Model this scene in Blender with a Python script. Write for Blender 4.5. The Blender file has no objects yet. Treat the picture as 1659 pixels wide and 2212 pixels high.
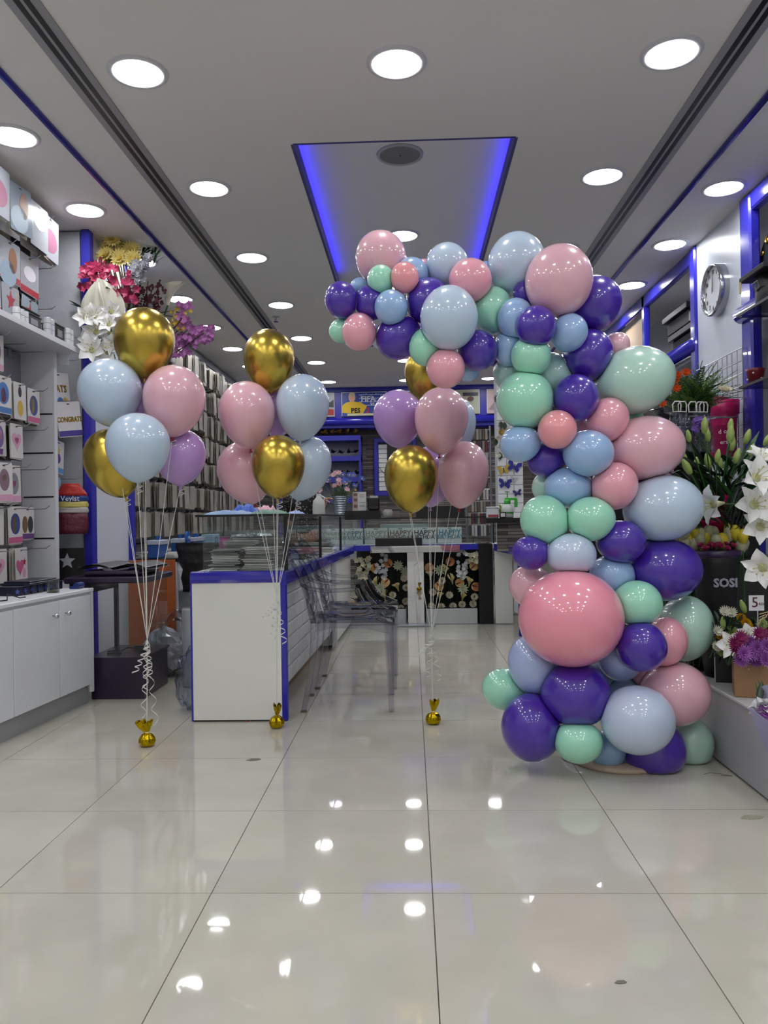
import bpy, math, random
import numpy as np
from mathutils import Vector, Matrix, noise
random.seed(7)
R = random.random
def U(a, b): return a + (b - a) * R()
PI = math.pi
SC = bpy.context.scene
COL = SC.collection
# ------------------------------------------------------------------ camera
W, H, F = 1659., 2212., 1700.
th, ph, ro = .0347, .0071, .016
cf = Vector((-math.sin(th) * math.cos(ph), math.cos(th) * math.cos(ph), math.sin(ph)))
r0 = cf.cross(Vector((0, 0, 1))).normalized(); u0 = r0.cross(cf)
cr = r0 * math.cos(ro) - u0 * math.sin(ro); cu = u0 * math.cos(ro) + r0 * math.sin(ro)
CAM = Vector((0, 0, 1.0))
cd = bpy.data.cameras.new('camera'); cam = bpy.data.objects.new('camera', cd); COL.objects.link(cam)
cam.matrix_world = Matrix(((cr.x, cu.x, -cf.x, 0), (cr.y, cu.y, -cf.y, 0), (cr.z, cu.z, -cf.z, 1), (0, 0, 0, 1)))
cd.sensor_fit = 'HORIZONTAL'; cd.sensor_width = 36; cd.lens = 36 * F / W; cd.clip_start = .05
SC.camera = cam
# ------------------------------------------------------------------ light
LAMP = 36.0
wd = bpy.data.worlds.new('world'); SC.world = wd; wd.use_nodes = True
wd.node_tree.nodes['Background'].inputs[0].default_value = (.62, .62, .6, 1)
wd.node_tree.nodes['Background'].inputs[1].default_value = .75
SC.view_settings.view_transform = 'Standard'; SC.view_settings.look = 'None'
SC.view_settings.gamma = 1; SC.view_settings.use_curve_mapping = False
SC.view_settings.exposure = 0.17
SC.cycles.transparent_max_bounces = 40; SC.cycles.max_bounces = 14
# ------------------------------------------------------------------ measuring helpers
def ray(px, py): return cf * F + cr * (px - W / 2) + cu * (H / 2 - py)
def P(px, py, Y):
    d = ray(px, py); return CAM + d * (Y / d.y)
def PZ(px, py, Z):
    d = ray(px, py); return CAM + d * ((Z - 1) / d.z)
def PX(px, py, X):
    d = ray(px, py); return CAM + d * (X / d.x)
# ------------------------------------------------------------------ materials
def lin(h):
    c = [int(h[i:i + 2], 16) / 255 for i in (0, 2, 4)]
    return tuple(x / 12.92 if x < .04045 else ((x + .055) / 1.055) ** 2.4 for x in c)
MC = {}
def M(h, rough=.5, metal=0., var=0., scale=20., bump=0., emis=0., coat=0., trans=0., sub=0.):
    k = (h, rough, metal, var, scale, bump, emis, coat, trans, sub)
    if k in MC: return MC[k]
    m = bpy.data.materials.new('m_' + h); m.use_nodes = True; MC[k] = m
    nt = m.node_tree; b = nt.nodes['Principled BSDF']; c = lin(h)
    b.inputs['Base Color'].default_value = (*c, 1); b.inputs['Roughness'].default_value = rough
    b.inputs['Metallic'].default_value = metal; b.inputs['Coat Weight'].default_value = coat
    b.inputs['Coat Roughness'].default_value = .025
    if trans: b.inputs['Transmission Weight'].default_value = trans
    if sub:
        b.inputs['Subsurface Weight'].default_value = sub; b.inputs['Subsurface Radius'].default_value = (.05, .04, .04)
        b.inputs['Subsurface Scale'].default_value = 1.
    if emis:
        b.inputs['Emission Color'].default_value = (*c, 1); b.inputs['Emission Strength'].default_value = emis
    if var or bump:
        tc = nt.nodes.new('ShaderNodeTexCoord'); n = nt.nodes.new('ShaderNodeTexNoise')
        n.inputs['Scale'].default_value = scale; n.inputs['Detail'].default_value = 4
        nt.links.new(tc.outputs['Object'], n.inputs['Vector'])
        if var:
            mx = nt.nodes.new('ShaderNodeMix'); mx.data_type = 'RGBA'
            mx.inputs[6].default_value = (*[x * (1 - var) for x in c], 1); mx.inputs[7].default_value = (*[min(1, x * (1 + var)) for x in c], 1)
            nt.links.new(n.outputs['Fac'], mx.inputs[0]); nt.links.new(mx.outputs[2], b.inputs['Base Color'])
        if bump:
            bp = nt.nodes.new('ShaderNodeBump'); bp.inputs['Strength'].default_value = bump; bp.inputs['Distance'].default_value = .01
            nt.links.new(n.outputs['Fac'], bp.inputs['Height']); nt.links.new(bp.outputs[0], b.inputs['Normal'])
    return m
def glassm(h, tint=.1, ior=1.45, rough=.02, edge=0., bump=0., bs=20.):
    k = ('g', h, tint, ior, rough, edge, bump, bs)
    if k in MC: return MC[k]
    m = bpy.data.materials.new('glass_' + h); m.use_nodes = True; MC[k] = m; nt = m.node_tree; nt.nodes.clear()
    o = nt.nodes.new('ShaderNodeOutputMaterial'); t = nt.nodes.new('ShaderNodeBsdfTransparent'); g = nt.nodes.new('ShaderNodeBsdfGlossy')
    f = nt.nodes.new('ShaderNodeFresnel'); f.inputs[0].default_value = ior; mx = nt.nodes.new('ShaderNodeMixShader')
    c = lin(h); a = [1 - tint + tint * x for x in c]
    g.inputs['Roughness'].default_value = rough; g.inputs['Color'].default_value = (1, 1, 1, 1)
    ge = nt.nodes.new('ShaderNodeNewGeometry'); mm = nt.nodes.new('ShaderNodeMath'); mm.operation = 'MULTIPLY'; inv = nt.nodes.new('ShaderNodeMath'); inv.operation = 'SUBTRACT'; inv.inputs[0].default_value = 1
    nt.links.new(ge.outputs['Backfacing'], inv.inputs[1]); nt.links.new(f.outputs[0], mm.inputs[0]); nt.links.new(inv.outputs[0], mm.inputs[1])
    nt.links.new(mm.outputs[0], mx.inputs[0]); nt.links.new(t.outputs[0], mx.inputs[1]); nt.links.new(g.outputs[0], mx.inputs[2])
    if edge:
        lw = nt.nodes.new('ShaderNodeLayerWeight'); lw.inputs[0].default_value = .35
        cm = nt.nodes.new('ShaderNodeMix'); cm.data_type = 'RGBA'; nt.links.new(lw.outputs['Facing'], cm.inputs[0])
        cm.inputs[6].default_value = (*a, 1); cm.inputs[7].default_value = (*[x * (1 - edge) + edge * .25 * y for x, y in zip(a, c)], 1)
        nt.links.new(cm.outputs[2], t.inputs[0])
    else: t.inputs[0].default_value = (*a, 1)
    if bump:
        n = nt.nodes.new('ShaderNodeTexNoise'); n.inputs['Scale'].default_value = bs; tc = nt.nodes.new('ShaderNodeTexCoord')
        bp = nt.nodes.new('ShaderNodeBump'); bp.inputs['Strength'].default_value = bump; bp.inputs['Distance'].default_value = .02
        nt.links.new(tc.outputs['Object'], n.inputs['Vector']); nt.links.new(n.outputs['Fac'], bp.inputs['Height'])
        nt.links.new(bp.outputs[0], f.inputs['Normal']); nt.links.new(bp.outputs[0], g.inputs['Normal'])
    nt.links.new(mx.outputs[0], o.inputs[0]); return m
def brickm(a, b, mortar, sx, sy, bump=.4, rough=.6, sq=.5, plane='XZ', ms=.01):
    k = ('b', a, b, sx, sy, plane)
    if k in MC: return MC[k]
    m = bpy.data.materials.new('bricks_' + a); m.use_nodes = True; MC[k] = m; nt = m.node_tree; p = nt.nodes['Principled BSDF']
    tc = nt.nodes.new('ShaderNodeTexCoord'); s = nt.nodes.new('ShaderNodeSeparateXYZ'); c = nt.nodes.new('ShaderNodeCombineXYZ')
    nt.links.new(tc.outputs['Object'], s.inputs[0])
    nt.links.new(s.outputs[plane[0]], c.inputs[0]); nt.links.new(s.outputs[plane[1]], c.inputs[1])
    br = nt.nodes.new('ShaderNodeTexBrick'); nt.links.new(c.outputs[0], br.inputs['Vector'])
    br.inputs['Color1'].default_value = (*lin(a), 1); br.inputs['Color2'].default_value = (*lin(b), 1); br.inputs['Mortar'].default_value = (*lin(mortar), 1)
    br.inputs['Scale'].default_value = 1; br.inputs['Brick Width'].default_value = sx; br.inputs['Row Height'].default_value = sy; br.inputs['Mortar Size'].default_value = sy * ms * 10
    br.inputs['Bias'].default_value = -.2
    nt.links.new(br.outputs['Color'], p.inputs['Base Color']); p.inputs['Roughness'].default_value = rough
    bp = nt.nodes.new('ShaderNodeBump'); bp.inputs['Strength'].default_value = bump; bp.inputs['Distance'].default_value = .01; bp.invert = True
    nt.links.new(br.outputs['Fac'], bp.inputs['Height']); nt.links.new(bp.outputs[0], p.inputs['Normal'])
    return m
WHITE = M('D9DCE0', .35); PAINT = M('C9CCD2', .55); CEIL = M('D9D7D3', .7, var=.02, scale=2)
BLUE = M('2A28A8', .22, coat=.4); BLUEM = M('2C2AA0', .4); BLK = M('0B0B0D', .35); CHROME = M('D0D2D6', .12, 1.)
GLS = glassm('9CC4BC', .1, 1.5, .01); CLEAR = glassm('E0E6EA', .12, 1.4, .08, .45, .6, 25)
GHOST = glassm('8C8AB0', .22, 1.6, .03, .7)
GREEN = M('2F5A2C', .45, var=.3, scale=30); DGREEN = M('16301A', .4, var=.3, scale=30); PETW = M('ECECEA', .5, sub=.1); BUD = M('93A85A', .45, var=.25, scale=60)
DPUR = M('1E1222', .4); WIRE = M('A9ABB0', .3, .9)
# ------------------------------------------------------------------ mesh builder
class B:
    def __init__(s): s.v = []; s.f = []; s.m = Matrix.Identity(4)
    def add(s, vs, fs):
        o = len(s.v); s.v += [tuple(s.m @ Vector(v)) for v in vs]; s.f += [tuple(i + o for i in f) for f in fs]; return s
    def box(s, x0, x1, y0, y1, z0, z1, bev=0.):
        if bev:
            b = bev; vs = []
            # bevelled box from 3 shells per corner
            for sx in (0, 1):
                for sy in (0, 1):
                    for sz in (0, 1):
                        X, Y, Z = (x0, x1)[sx], (y0, y1)[sy], (z0, z1)[sz]; ix, iy, iz = (b, -b)[sx], (b, -b)[sy], (b, -b)[sz]
                        vs += [(X, Y + iy, Z + iz), (X + ix, Y, Z + iz), (X + ix, Y + iy, Z)]
            def c(a, b_, d, k): return ((a * 2 + b_) * 2 + d) * 3 + k
            fs = []
            for a in (0, 1):
                q = [c(a, 0, 0, 0), c(a, 1, 0, 0), c(a, 1, 1, 0), c(a, 0, 1, 0)]; fs.append(q if a else q[::-1])
                q = [c(0, a, 0, 1), c(1, a, 0, 1), c(1, a, 1, 1), c(0, a, 1, 1)]; fs.append(q[::-1] if a else q)
                q = [c(0, 0, a, 2), c(1, 0, a, 2), c(1, 1, a, 2), c(0, 1, a, 2)]; fs.append(q if a else q[::-1])
            for a in (0, 1):
                for d in (0, 1):
                    fs.append([c(a, d, 0, 0), c(a, d, 1, 0), c(a, d, 1, 1), c(a, d, 0, 1)][::(1 if a == d else -1)])
                    fs.append([c(a, 0, d, 0), c(a, 1, d, 0), c(a, 1, d, 2), c(a, 0, d, 2)][::(-1 if a == d else 1)])
                    fs.append([c(0, a, d, 1), c(1, a, d, 1), c(1, a, d, 2), c(0, a, d, 2)][::(1 if a == d else -1)])
                    for e in (0, 1): fs.append([c(a, d, e, 0), c(a, d, e, 1), c(a, d, e, 2)][::(1 if (a + d + e) % 2 else -1)])
            return s.add(vs, fs)
        vs = [(x, y, z) for x in (x0, x1) for y in (y0, y1) for z in (z0, z1)]
        return s.add(vs, [(0, 1, 3, 2), (4, 6, 7, 5), (0, 4, 5, 1), (2, 3, 7, 6), (0, 2, 6, 4), (1, 5, 7, 3)])
    def tube(s, pts, r, n=6, closed=False):
        pts = [Vector(p) for p in pts]; N = len(pts); rs = r if isinstance(r, (list, tuple)) else [r] * N
        vs = []; up = None
        for i, p in enumerate(pts):
            a = pts[(i - 1) % N] if (i > 0 or closed) else p; b = pts[(i + 1) % N] if (i < N - 1 or closed) else p
            t = (b - a).normalized() if (b - a).length > 1e-9 else Vector((0, 0, 1))
            if up is None: up = t.orthogonal().normalized()
            up = (up - t * up.dot(t)); up = up.normalized() if up.length > 1e-6 else t.orthogonal().normalized()
            w = t.cross(up)
            for k in range(n): vs.append(p + (up * math.cos(2 * PI * k / n) + w * math.sin(2 * PI * k / n)) * rs[i])
        fs = []
        for i in range(N if closed else N - 1):
            for k in range(n): fs.append((i * n + k, i * n + (k + 1) % n, (i + 1) % N * n + (k + 1) % n, (i + 1) % N * n + k))
        if not closed: fs += [tuple(range(n))[::-1], tuple(range((N - 1) * n, N * n))]
        return s.add(vs, fs)
    def cyl(s, p0, p1, r0, r1=None, n=16): return s.tube([p0, p1], [r0, r0 if r1 is None else r1], n)
    def lathe(s, prof, n=20, wob=None, cap=True):
        vs = []; fs = []
        for i, (r, z) in enumerate(prof):
            for k in range(n):
                a = 2 * PI * k / n; q = r * (1 + (wob(a, i) if wob else 0)); vs.append((q * math.cos(a), q * math.sin(a), z))
        for i in range(len(prof) - 1):
            for k in range(n): fs.append((i * n + k, i * n + (k + 1) % n, (i + 1) * n + (k + 1) % n, (i + 1) * n + k))
        if cap and prof[0][0] > 1e-5: fs.append(tuple(range(n))[::-1])
        if cap and prof[-1][0] > 1e-5: fs.append(tuple(range((len(prof) - 1) * n, len(prof) * n)))
        return s.add(vs, fs)
    def ell(s, c, r, n=12, m=8, rough=0.):
        vs = []; fs = []
        for i in range(m + 1):
            for k in range(n):
                a, t = 2 * PI * k / n, PI * i / m; q = 1 + (rough * noise.noise(Vector((math.cos(a) * 2, math.sin(a) * 2, t * 2)) + Vector(c) * 9) if rough else 0)
                vs.append((c[0] + r[0] * q * math.sin(t) * math.cos(a), c[1] + r[1] * q * math.sin(t) * math.sin(a), c[2] + r[2] * q * math.cos(t)))
        for i in range(m):
            for k in range(n): fs.append((i * n + k, (i + 1) * n + k, (i + 1) * n + (k + 1) % n, i * n + (k + 1) % n))
        return s.add(vs, fs)
    def petal(s, L, w, curl=.5, cup=.3, n=6, m=4, shape=.8, ruf=0., z0=0.):
        # grows along +x from origin, normal +z
        vs = []; fs = []; ph_ = U(0, 6)
        x = z = 0.; ang = z0
        for i in range(n + 1):
            t = i / n; ww = w * max(.04, math.sin(PI * min(1, t ** shape * .97 + .02)))
            for j in range(m + 1):
                q = j / m * 2 - 1
                vs.append((x - abs(q) ** 2 * 0, q * ww / 2, z + cup * ww * q * q + ruf * math.sin(q * 5 + i * 2.1 + ph_) * t))
            x += L / n * math.cos(ang); z += L / n * math.sin(ang); ang += curl / n
        for i in range(n):
            for j in range(m): a = i * (m + 1) + j; fs.append((a, a + 1, a + m + 2, a + m + 1))
        return s.add(vs, fs)
    def ext(s, poly, y0, y1):   # polygon in XZ extruded along Y
        n = len(poly); vs = [(x, y0, z) for x, z in poly] + [(x, y1, z) for x, z in poly]
        return s.add(vs, [tuple(range(n)), tuple(range(n, 2 * n))[::-1]] + [(i, i + n, (i + 1) % n + n, (i + 1) % n) for i in range(n)])
    def mesh(s, name, mat, smooth=False, fix=True):
        me = bpy.data.meshes.new(name); me.from_pydata(s.v, [], s.f); me.materials.append(mat)
        if smooth: me.polygons.foreach_set('use_smooth', [True] * len(me.polygons))
        me.update(); return me
def link(name, me, parent=None, mat=None, M_=None):
    o = bpy.data.objects.new(name, me); COL.objects.link(o)
    if parent is not None: o.parent = parent
    if M_ is not None: o.matrix_local = M_
    return o
def tag(o, label=None, cat=None, group=None, kind=None):
    if label: o['label'] = label
    if cat: o['category'] = cat
    if group: o['group'] = group
    if kind: o['kind'] = kind
    return o
def E_(name, loc, label, cat, group=None, rz=0., M_=None):
    o = bpy.data.objects.new(name, None); COL.objects.link(o); o.empty_display_size = .05
    o.matrix_world = M_ if M_ is not None else Matrix.Translation(Vector(loc)) @ Matrix.Rotation(rz, 4, 'Z')
    return tag(o, label, cat, group)
def part(name, parent, b, mat, smooth=False, label=None):
    o = link(name, b.mesh(name, mat, smooth), parent)
    if label: o['label'] = label
    return o
def thing1(name, b, mat, label, cat, group=None, smooth=False, M_=None):
    o = link(name, b.mesh(name, mat, smooth)); tag(o, label, cat, group)
    if M_ is not None: o.matrix_world = M_
    return o
def struct(name, b, mat, smooth=False, parent=None, label=None):
    o = link(name, b.mesh(name, mat, smooth), parent)
    if parent is None: o['kind'] = 'structure'
    if label: o['label'] = label
    return o
def T(x, y, z): return Matrix.Translation((x, y, z))
def Rz(a): return Matrix.Rotation(a, 4, 'Z')
def Rx(a): return Matrix.Rotation(a, 4, 'X')
def Ry(a): return Matrix.Rotation(a, 4, 'Y')
def S(x, y=None, z=None):
    y = x if y is None else y; z = x if z is None else z
    return Matrix.Diagonal((x, y, z, 1))
def aim(loc, d):        # local +Z to d
    return Matrix.Translation(Vector(loc)) @ Vector(d).to_track_quat('Z', 'Y').to_matrix().to_4x4()
TX = {}
def text(s_, size, mat, bold=0., ext=.0006):
    k = (s_, size, mat.name, bold)
    if k in TX: return TX[k]
    c = bpy.data.curves.new('lettering', 'FONT'); c.body = s_; c.size = size; c.align_x = 'CENTER'; c.align_y = 'CENTER'; c.extrude = ext; c.offset = bold
    c.resolution_u = 2; o = bpy.data.objects.new('lettering', c); COL.objects.link(o)
    bpy.context.view_layer.update(); me = bpy.data.meshes.new_from_object(o.evaluated_get(bpy.context.evaluated_depsgraph_get()))
    bpy.data.objects.remove(o); me.materials.clear(); me.materials.append(mat); TX[k] = me; return me
FY = Rx(PI / 2)                 # upright, facing -Y
FX = Rz(PI / 2) @ Rx(PI / 2)    # upright, facing +X
def sheetY(b, x0, x1, y, z0, z1, t=.002): return b.box(x0, x1, y - t, y, z0, z1)

# ================================================================== ROOM
CZ = 2.85
XL, XR, YB, YF = -2.36, 2.42, 11.45, -2.6
fl = struct('floor', B().box(XL, XR, YF, YB, -.12, -.004), M('6A675F', .8))
def tile_mat():
    m = bpy.data.materials.new('tile'); m.use_nodes = True; nt = m.node_tree; b = nt.nodes['Principled BSDF']
    tc = nt.nodes.new('ShaderNodeTexCoord'); n = nt.nodes.new('ShaderNodeTexNoise'); n.inputs['Scale'].default_value = 5; n.inputs['Detail'].default_value = 5
    oi = nt.nodes.new('ShaderNodeObjectInfo'); va = nt.nodes.new('ShaderNodeVectorMath'); va.operation = 'ADD'
    nt.links.new(tc.outputs['Object'], va.inputs[0]); nt.links.new(oi.outputs['Location'], va.inputs[1]); nt.links.new(va.outputs[0], n.inputs['Vector'])
    mx = nt.nodes.new('ShaderNodeMix'); mx.data_type = 'RGBA'; mx.inputs[6].default_value = (*lin('B0ADA0'), 1); mx.inputs[7].default_value = (*lin('C6C3B6'), 1)
    ad = nt.nodes.new('ShaderNodeMath'); ad.operation = 'MULTIPLY_ADD'; ad.inputs[1].default_value = .25
    nt.links.new(oi.outputs['Random'], ad.inputs[0]); nt.links.new(n.outputs['Fac'], ad.inputs[2]); nt.links.new(ad.outputs[0], mx.inputs[0])
    nt.links.new(mx.outputs[2], b.inputs['Base Color']); b.inputs['Roughness'].default_value = .07; b.inputs['IOR'].default_value = 1.62
    sn = nt.nodes.new('ShaderNodeTexNoise'); sn.inputs['Scale'].default_value = 3.; mp = nt.nodes.new('ShaderNodeMapRange')
    mp.inputs[3].default_value = .018; mp.inputs[4].default_value = .05; nt.links.new(va.outputs[0], sn.inputs['Vector']); nt.links.new(sn.outputs['Fac'], mp.inputs[0]); nt.links.new(mp.outputs[0], b.inputs['Roughness'])
    return m
TM = tile_mat(); TS = .5925; g = .0028
tile = B().box(0, TS - g, 0, TS - g, -.01, 0).mesh('tile', TM)
for i in range(-5, 5):
    for j in range(-9, 17):
        x = .04 + g / 2 + i * TS; y = 2.10 + g / 2 + j * TS
        if x < XL or x > XR or y > YB: 
            if x + TS < XL or x > XR or y > YB: continue
        x0, x1, y1 = max(x, XL), min(x + TS - g, XR), min(y + TS - g, YB)
        if x1 - x0 < .03 or y1 - y < .03: continue
        if x0 == x and x1 == x + TS - g and y1 == y + TS - g: o = link('tile', tile, fl, M_=T(x, y, 0))
        else: o = link('tile', B().box(0, x1 - x0, 0, y1 - y, -.01, 0).mesh('tile', TM), fl, M_=T(x0, y, 0))
# ceiling with recess
RX0, RX1, RY0, RY1 = -.555, .54, 3.86, 8.47; ov = .12
b = B()
b.box(XL, XR, YF, RY0, CZ, CZ + .06); b.box(XL, XR, RY1, YB, CZ, CZ + .06); b.box(XL, RX0, RY0, RY1, CZ, CZ + .06); b.box(RX1, XR, RY0, RY1, CZ, CZ + .06)
ce = struct('ceiling', b, CEIL)
b = B(); X0, X1, Y0, Y1 = RX0 - ov, RX1 + ov, RY0 - ov, RY1 + ov
b.box(X0, X1, Y0, Y1, CZ + .125, CZ + .15)
for q in ((X0 - .02, X0, Y0, Y1), (X1, X1 + .02, Y0, Y1), (X0, X1, Y0 - .02, Y0), (X0, X1, Y1, Y1 + .02)): b.box(*q, CZ + .06, CZ + .15)
struct('recess_panel', b, M('DADADA', .7), parent=ce)
b = B(); w = .012
b.box(RX0 - w, RX0 + .004, RY0, RY1, CZ - .001, CZ + .075); b.box(RX1 - .004, RX1 + w, RY0, RY1, CZ - .001, CZ + .075)
b.box(RX0, RX1, RY1 - .004, RY1 + w, CZ - .001, CZ + .075); b.box(RX0, RX1, RY0 - w, RY0 + .004, CZ - .001, CZ + .075)
struct('recess_lip', b, M('3A3878', .5), parent=ce, label='dark blue edge of the ceiling recess')
LED = M('2818FF', .5, emis=9.)
for q in ((RX0 - .05, RX0 - .03, RY0 + .03, 6.25), (RX1 + .03, RX1 + .05, RY0 + .03, RY1 - .1), (RX0 + .1, RX1 - .1, RY1 + .03, RY1 + .05), (RX0 - .05, RX0 - .03, 7.9, RY1)):
    struct('led_strip', B().box(*q, CZ + .062, CZ + .075), LED, parent=ce, label='blue LED strip glowing above the recess edge')
b = B().box(XL - .1, XL, YF, YB, -.1, CZ + .2); struct('wall_left', b, PAINT)
b = B().box(XR, XR + .1, YF, YB, -.1, CZ + .2); struct('wall_right', b, PAINT)
STONE = brickm('463F3C', '8C857E', '1E1B1A', .32, .028, .6, .5)
struct('wall_back', B().box(XL, XR, YB, YB + .1, -.1, CZ + .2), STONE)
struct('wall_front', B().box(XL, XR, YF - .1, YF, 2.5, CZ + .2).box(XL, XL + .3, YF - .1, YF, -.1, 2.5).box(XR - .3, XR, YF - .1, YF, -.1, 2.5), M('CFCBC6', .5))  # unseen front, left open so world light fills the surfaces facing it
struct('mall_floor', B().box(-9, 9, -12, YF, -.12, -.002), M('B8B4AA', .3), parent=fl)
for i, x in enumerate((-1.65, 1.61)):
    b = B().ext([(x - .016, CZ), (x - .016, CZ - .012), (x - .006, CZ - .022), (x + .006, CZ - .022), (x + .016, CZ - .012), (x + .016, CZ)], YF, YB)
    struct('trim_%d' % (i + 1), b, M('3B389A', .12, .6))
for x, lb in ((-1.345, 'long grey linear air slot in the ceiling left of centre'), (1.325, 'long grey linear air slot in the ceiling right of centre')):
    t = E_('linear_air_vent', (x, YF, CZ), lb, 'air vent', 'linear air vents in the ceiling')
    part('flange', t, B().box(-.062, .062, 0, YB - YF - .05, -.006, 0), M('8E8E90', .45))
    for dx in (-.018, .018): part('slot', t, B().box(dx - .011, dx + .011, .01, YB - YF - .06, -.0075, -.0055), BLK, label='black slot')
# down lights
ring = B(); n = 32; vs = []
for r_, z in ((.100, -.001), (.102, -.009), (.116, -.009), (.122, -.004), (.124, 0)):
    vs += [(r_ * math.cos(2 * PI * k / n), r_ * math.sin(2 * PI * k / n), z) for k in range(n)]
ring.add(vs, [(i * n + k, i * n + (k + 1) % n, (i + 1) * n + (k + 1) % n, (i + 1) * n + k) for i in range(4) for k in range(n)])
RING = ring.mesh('bezel', M('C0C0C4', .4), True)
DIFF = B().cyl((0, 0, -.0035), (0, 0, -.001), .101, n=32).mesh('diffuser', M('FDFDFF', .4, emis=LAMP))
MY = [-1.7, -.5, .75, 1.98, 3.19, 4.33, 5.5, 6.74, 8.0, 9.27, 10.6]
def lamp(x, y, z, lb, gr=None):
    t = E_('ceiling_light', (x, y, z), lb, 'ceiling light', gr)
    link('bezel', RING, t); link('diffuser', DIFF, t)
od = ['nearest', 'second', 'third', 'fourth', 'fifth', 'sixth', 'seventh']
for c, (x, nm) in enumerate(((-1.095, 'left'), (-.03, 'centre'), (1.075, 'right'))):
    for i, y in enumerate(MY):
        z = CZ
        if c == 1 and RY0 < y < RY1:
            if y < 5: continue
            z = CZ + .125
        if y < 3: lb = 'round white LED downlight of the %s main row, out in front of the view' % nm; gr = 'downlights nearer than the view, %s row' % nm
        else:
            k = i - 4; lb = 'round white LED downlight, %s from the viewer in the %s row of the main ceiling' % (od[k], nm); gr = 'main ceiling downlights'
            if z > CZ: lb = 'round white LED downlight inside the blue-lit ceiling recess, %s one' % ('visible above the balloons' if y < 6 else 'farther hidden')
        lamp(x, y, z, lb, gr)
LL = [-1.7, -.8, .1, 1.0, 1.9, 2.79, 3.68, 4.58, 5.53, 6.48, 7.46, 8.42, 9.4, 10.4]
for i, y in enumerate(LL): lamp(-1.9 if y > 4 else -1.87, y, CZ, ('round LED downlight over the left wall strip, %s from the viewer' % od[min(6, i - 6)]) if 6 <= i < 13 else 'round LED downlight at an unseen end of the left wall strip', 'left strip downlights')
RL = [-1.9, -.95, 0, .9, 1.8, 2.7, 3.6, 4.54, 5.47, 6.42, 7.35, 8.3, 9.2, 10.2]
for i, y in enumerate(RL): lamp(1.81, y, CZ, ('round LED downlight over the right wall strip, %s from the viewer' % od[min(6, i - 7)]) if 7 <= i < 14 else 'round LED downlight at an unseen end of the right wall strip', 'right strip downlights')
t = E_('ceiling_speaker', (-.03, 4.27, CZ + .125), 'round grey speaker grille in the blue-lit ceiling recess', 'speaker')
part('rim', t, B().lathe([(.128, 0), (.126, -.008), (.112, -.01), (.11, -.004)], 32), M('A9A9A9', .5), True)
part('grille', t, B().lathe([(.0, -.007), (.11, -.005)], 32), M('77777A', .6, bump=.3, scale=400)); part('badge', t, B().cyl((0, 0, -.009), (0, 0, -.006), .005, n=8), BLK)
p = PZ(596, 684, CZ)
t = E_('sprinkler', (p.x, p.y, CZ), 'small chrome fire sprinkler head hanging from the ceiling', 'sprinkler')
part('escutcheon', t, B().cyl((0, 0, -.006), (0, 0, 0), .035), M('B5B5B8', .3, .5)); part('nozzle', t, B().cyl((0, 0, -.04), (0, 0, -.005), .01), CHROME)
part('deflector', t, B().cyl((0, 0, -.048), (0, 0, -.045), .022), CHROME)
# ------------------------------------------------------------------ left wall column + shelving bay
b = B().box(XL, -2.03, 4.93, 5.6, 0, CZ); struct('wall_column_left', b, M('CFD3DA', .5), label=None)
def post(name, x0, x1, y0, y1, z0, z1): return struct(name, B().box(x0, x1, y0, y1, z0, z1, .008), BLUEM)
post('trim_3', -2.06, -2.0, 4.88, 4.95, 0, CZ); post('trim_4', -2.05, -2.005, 5.58, 5.66, 0, CZ)
# slat walls
SL = M('8A8C92', .6, var=.08, scale=8)
def slatwall(name, lb, y0, y1, z0, z1, pitch, x=-2.3):
    t = E_(name, (x, y0, 0), lb, 'wall panel')
    z = z0
    while z < z1 - .02:
        part('slat', t, B().box(-.05, 0, 0, y1 - y0, z, min(z1, z + pitch - .01)), SL); z += pitch
    part('backing', t, B().box(-.055, -.05, 0, y1 - y0, z0, z1), BLK)
slatwall('slat_wall', 'grey slatted wall panel behind the near left card rack', 2.6, 4.6, .66, 2.84, .225)
slatwall('slat_wall', 'long grey slatted wall panel behind the far left card racks', 5.68, 10.9, .3, 2.84, .13)
b = B(); b.box(-2.34, -2.1, 4.58, 4.62, .64, 2.02); divider = thing1('divider_panel', b, M('D4D6DA', .5), 'white upright divider panel at the end of the near card rack', 'panel')
for z in (.905, 1.15, 1.41, 1.64): part('groove', divider, B().box(-2.29, -2.11, 4.577, 4.58, z, z + .008), BLK)
thing1('grained_partition', B().box(-2.34, -2.07, 4.9, 4.925, .64, 2.84), M('A9ADB2', .5, var=.12, scale=14, bump=.3), 'grained grey panel between the card rack and the blue post', 'panel')
t = E_('wall_shelf', (0, 0, 0), 'white shelf above the near card rack holding boxes', 'shelf')
part('board', t, B().box(-2.3, -1.99, 2.6, 4.68, 2.02, 2.05), WHITE); part('bracket', t, B().box(-2.3, -2.05, 4.66, 4.675, 1.95, 2.02), WHITE)
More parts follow.
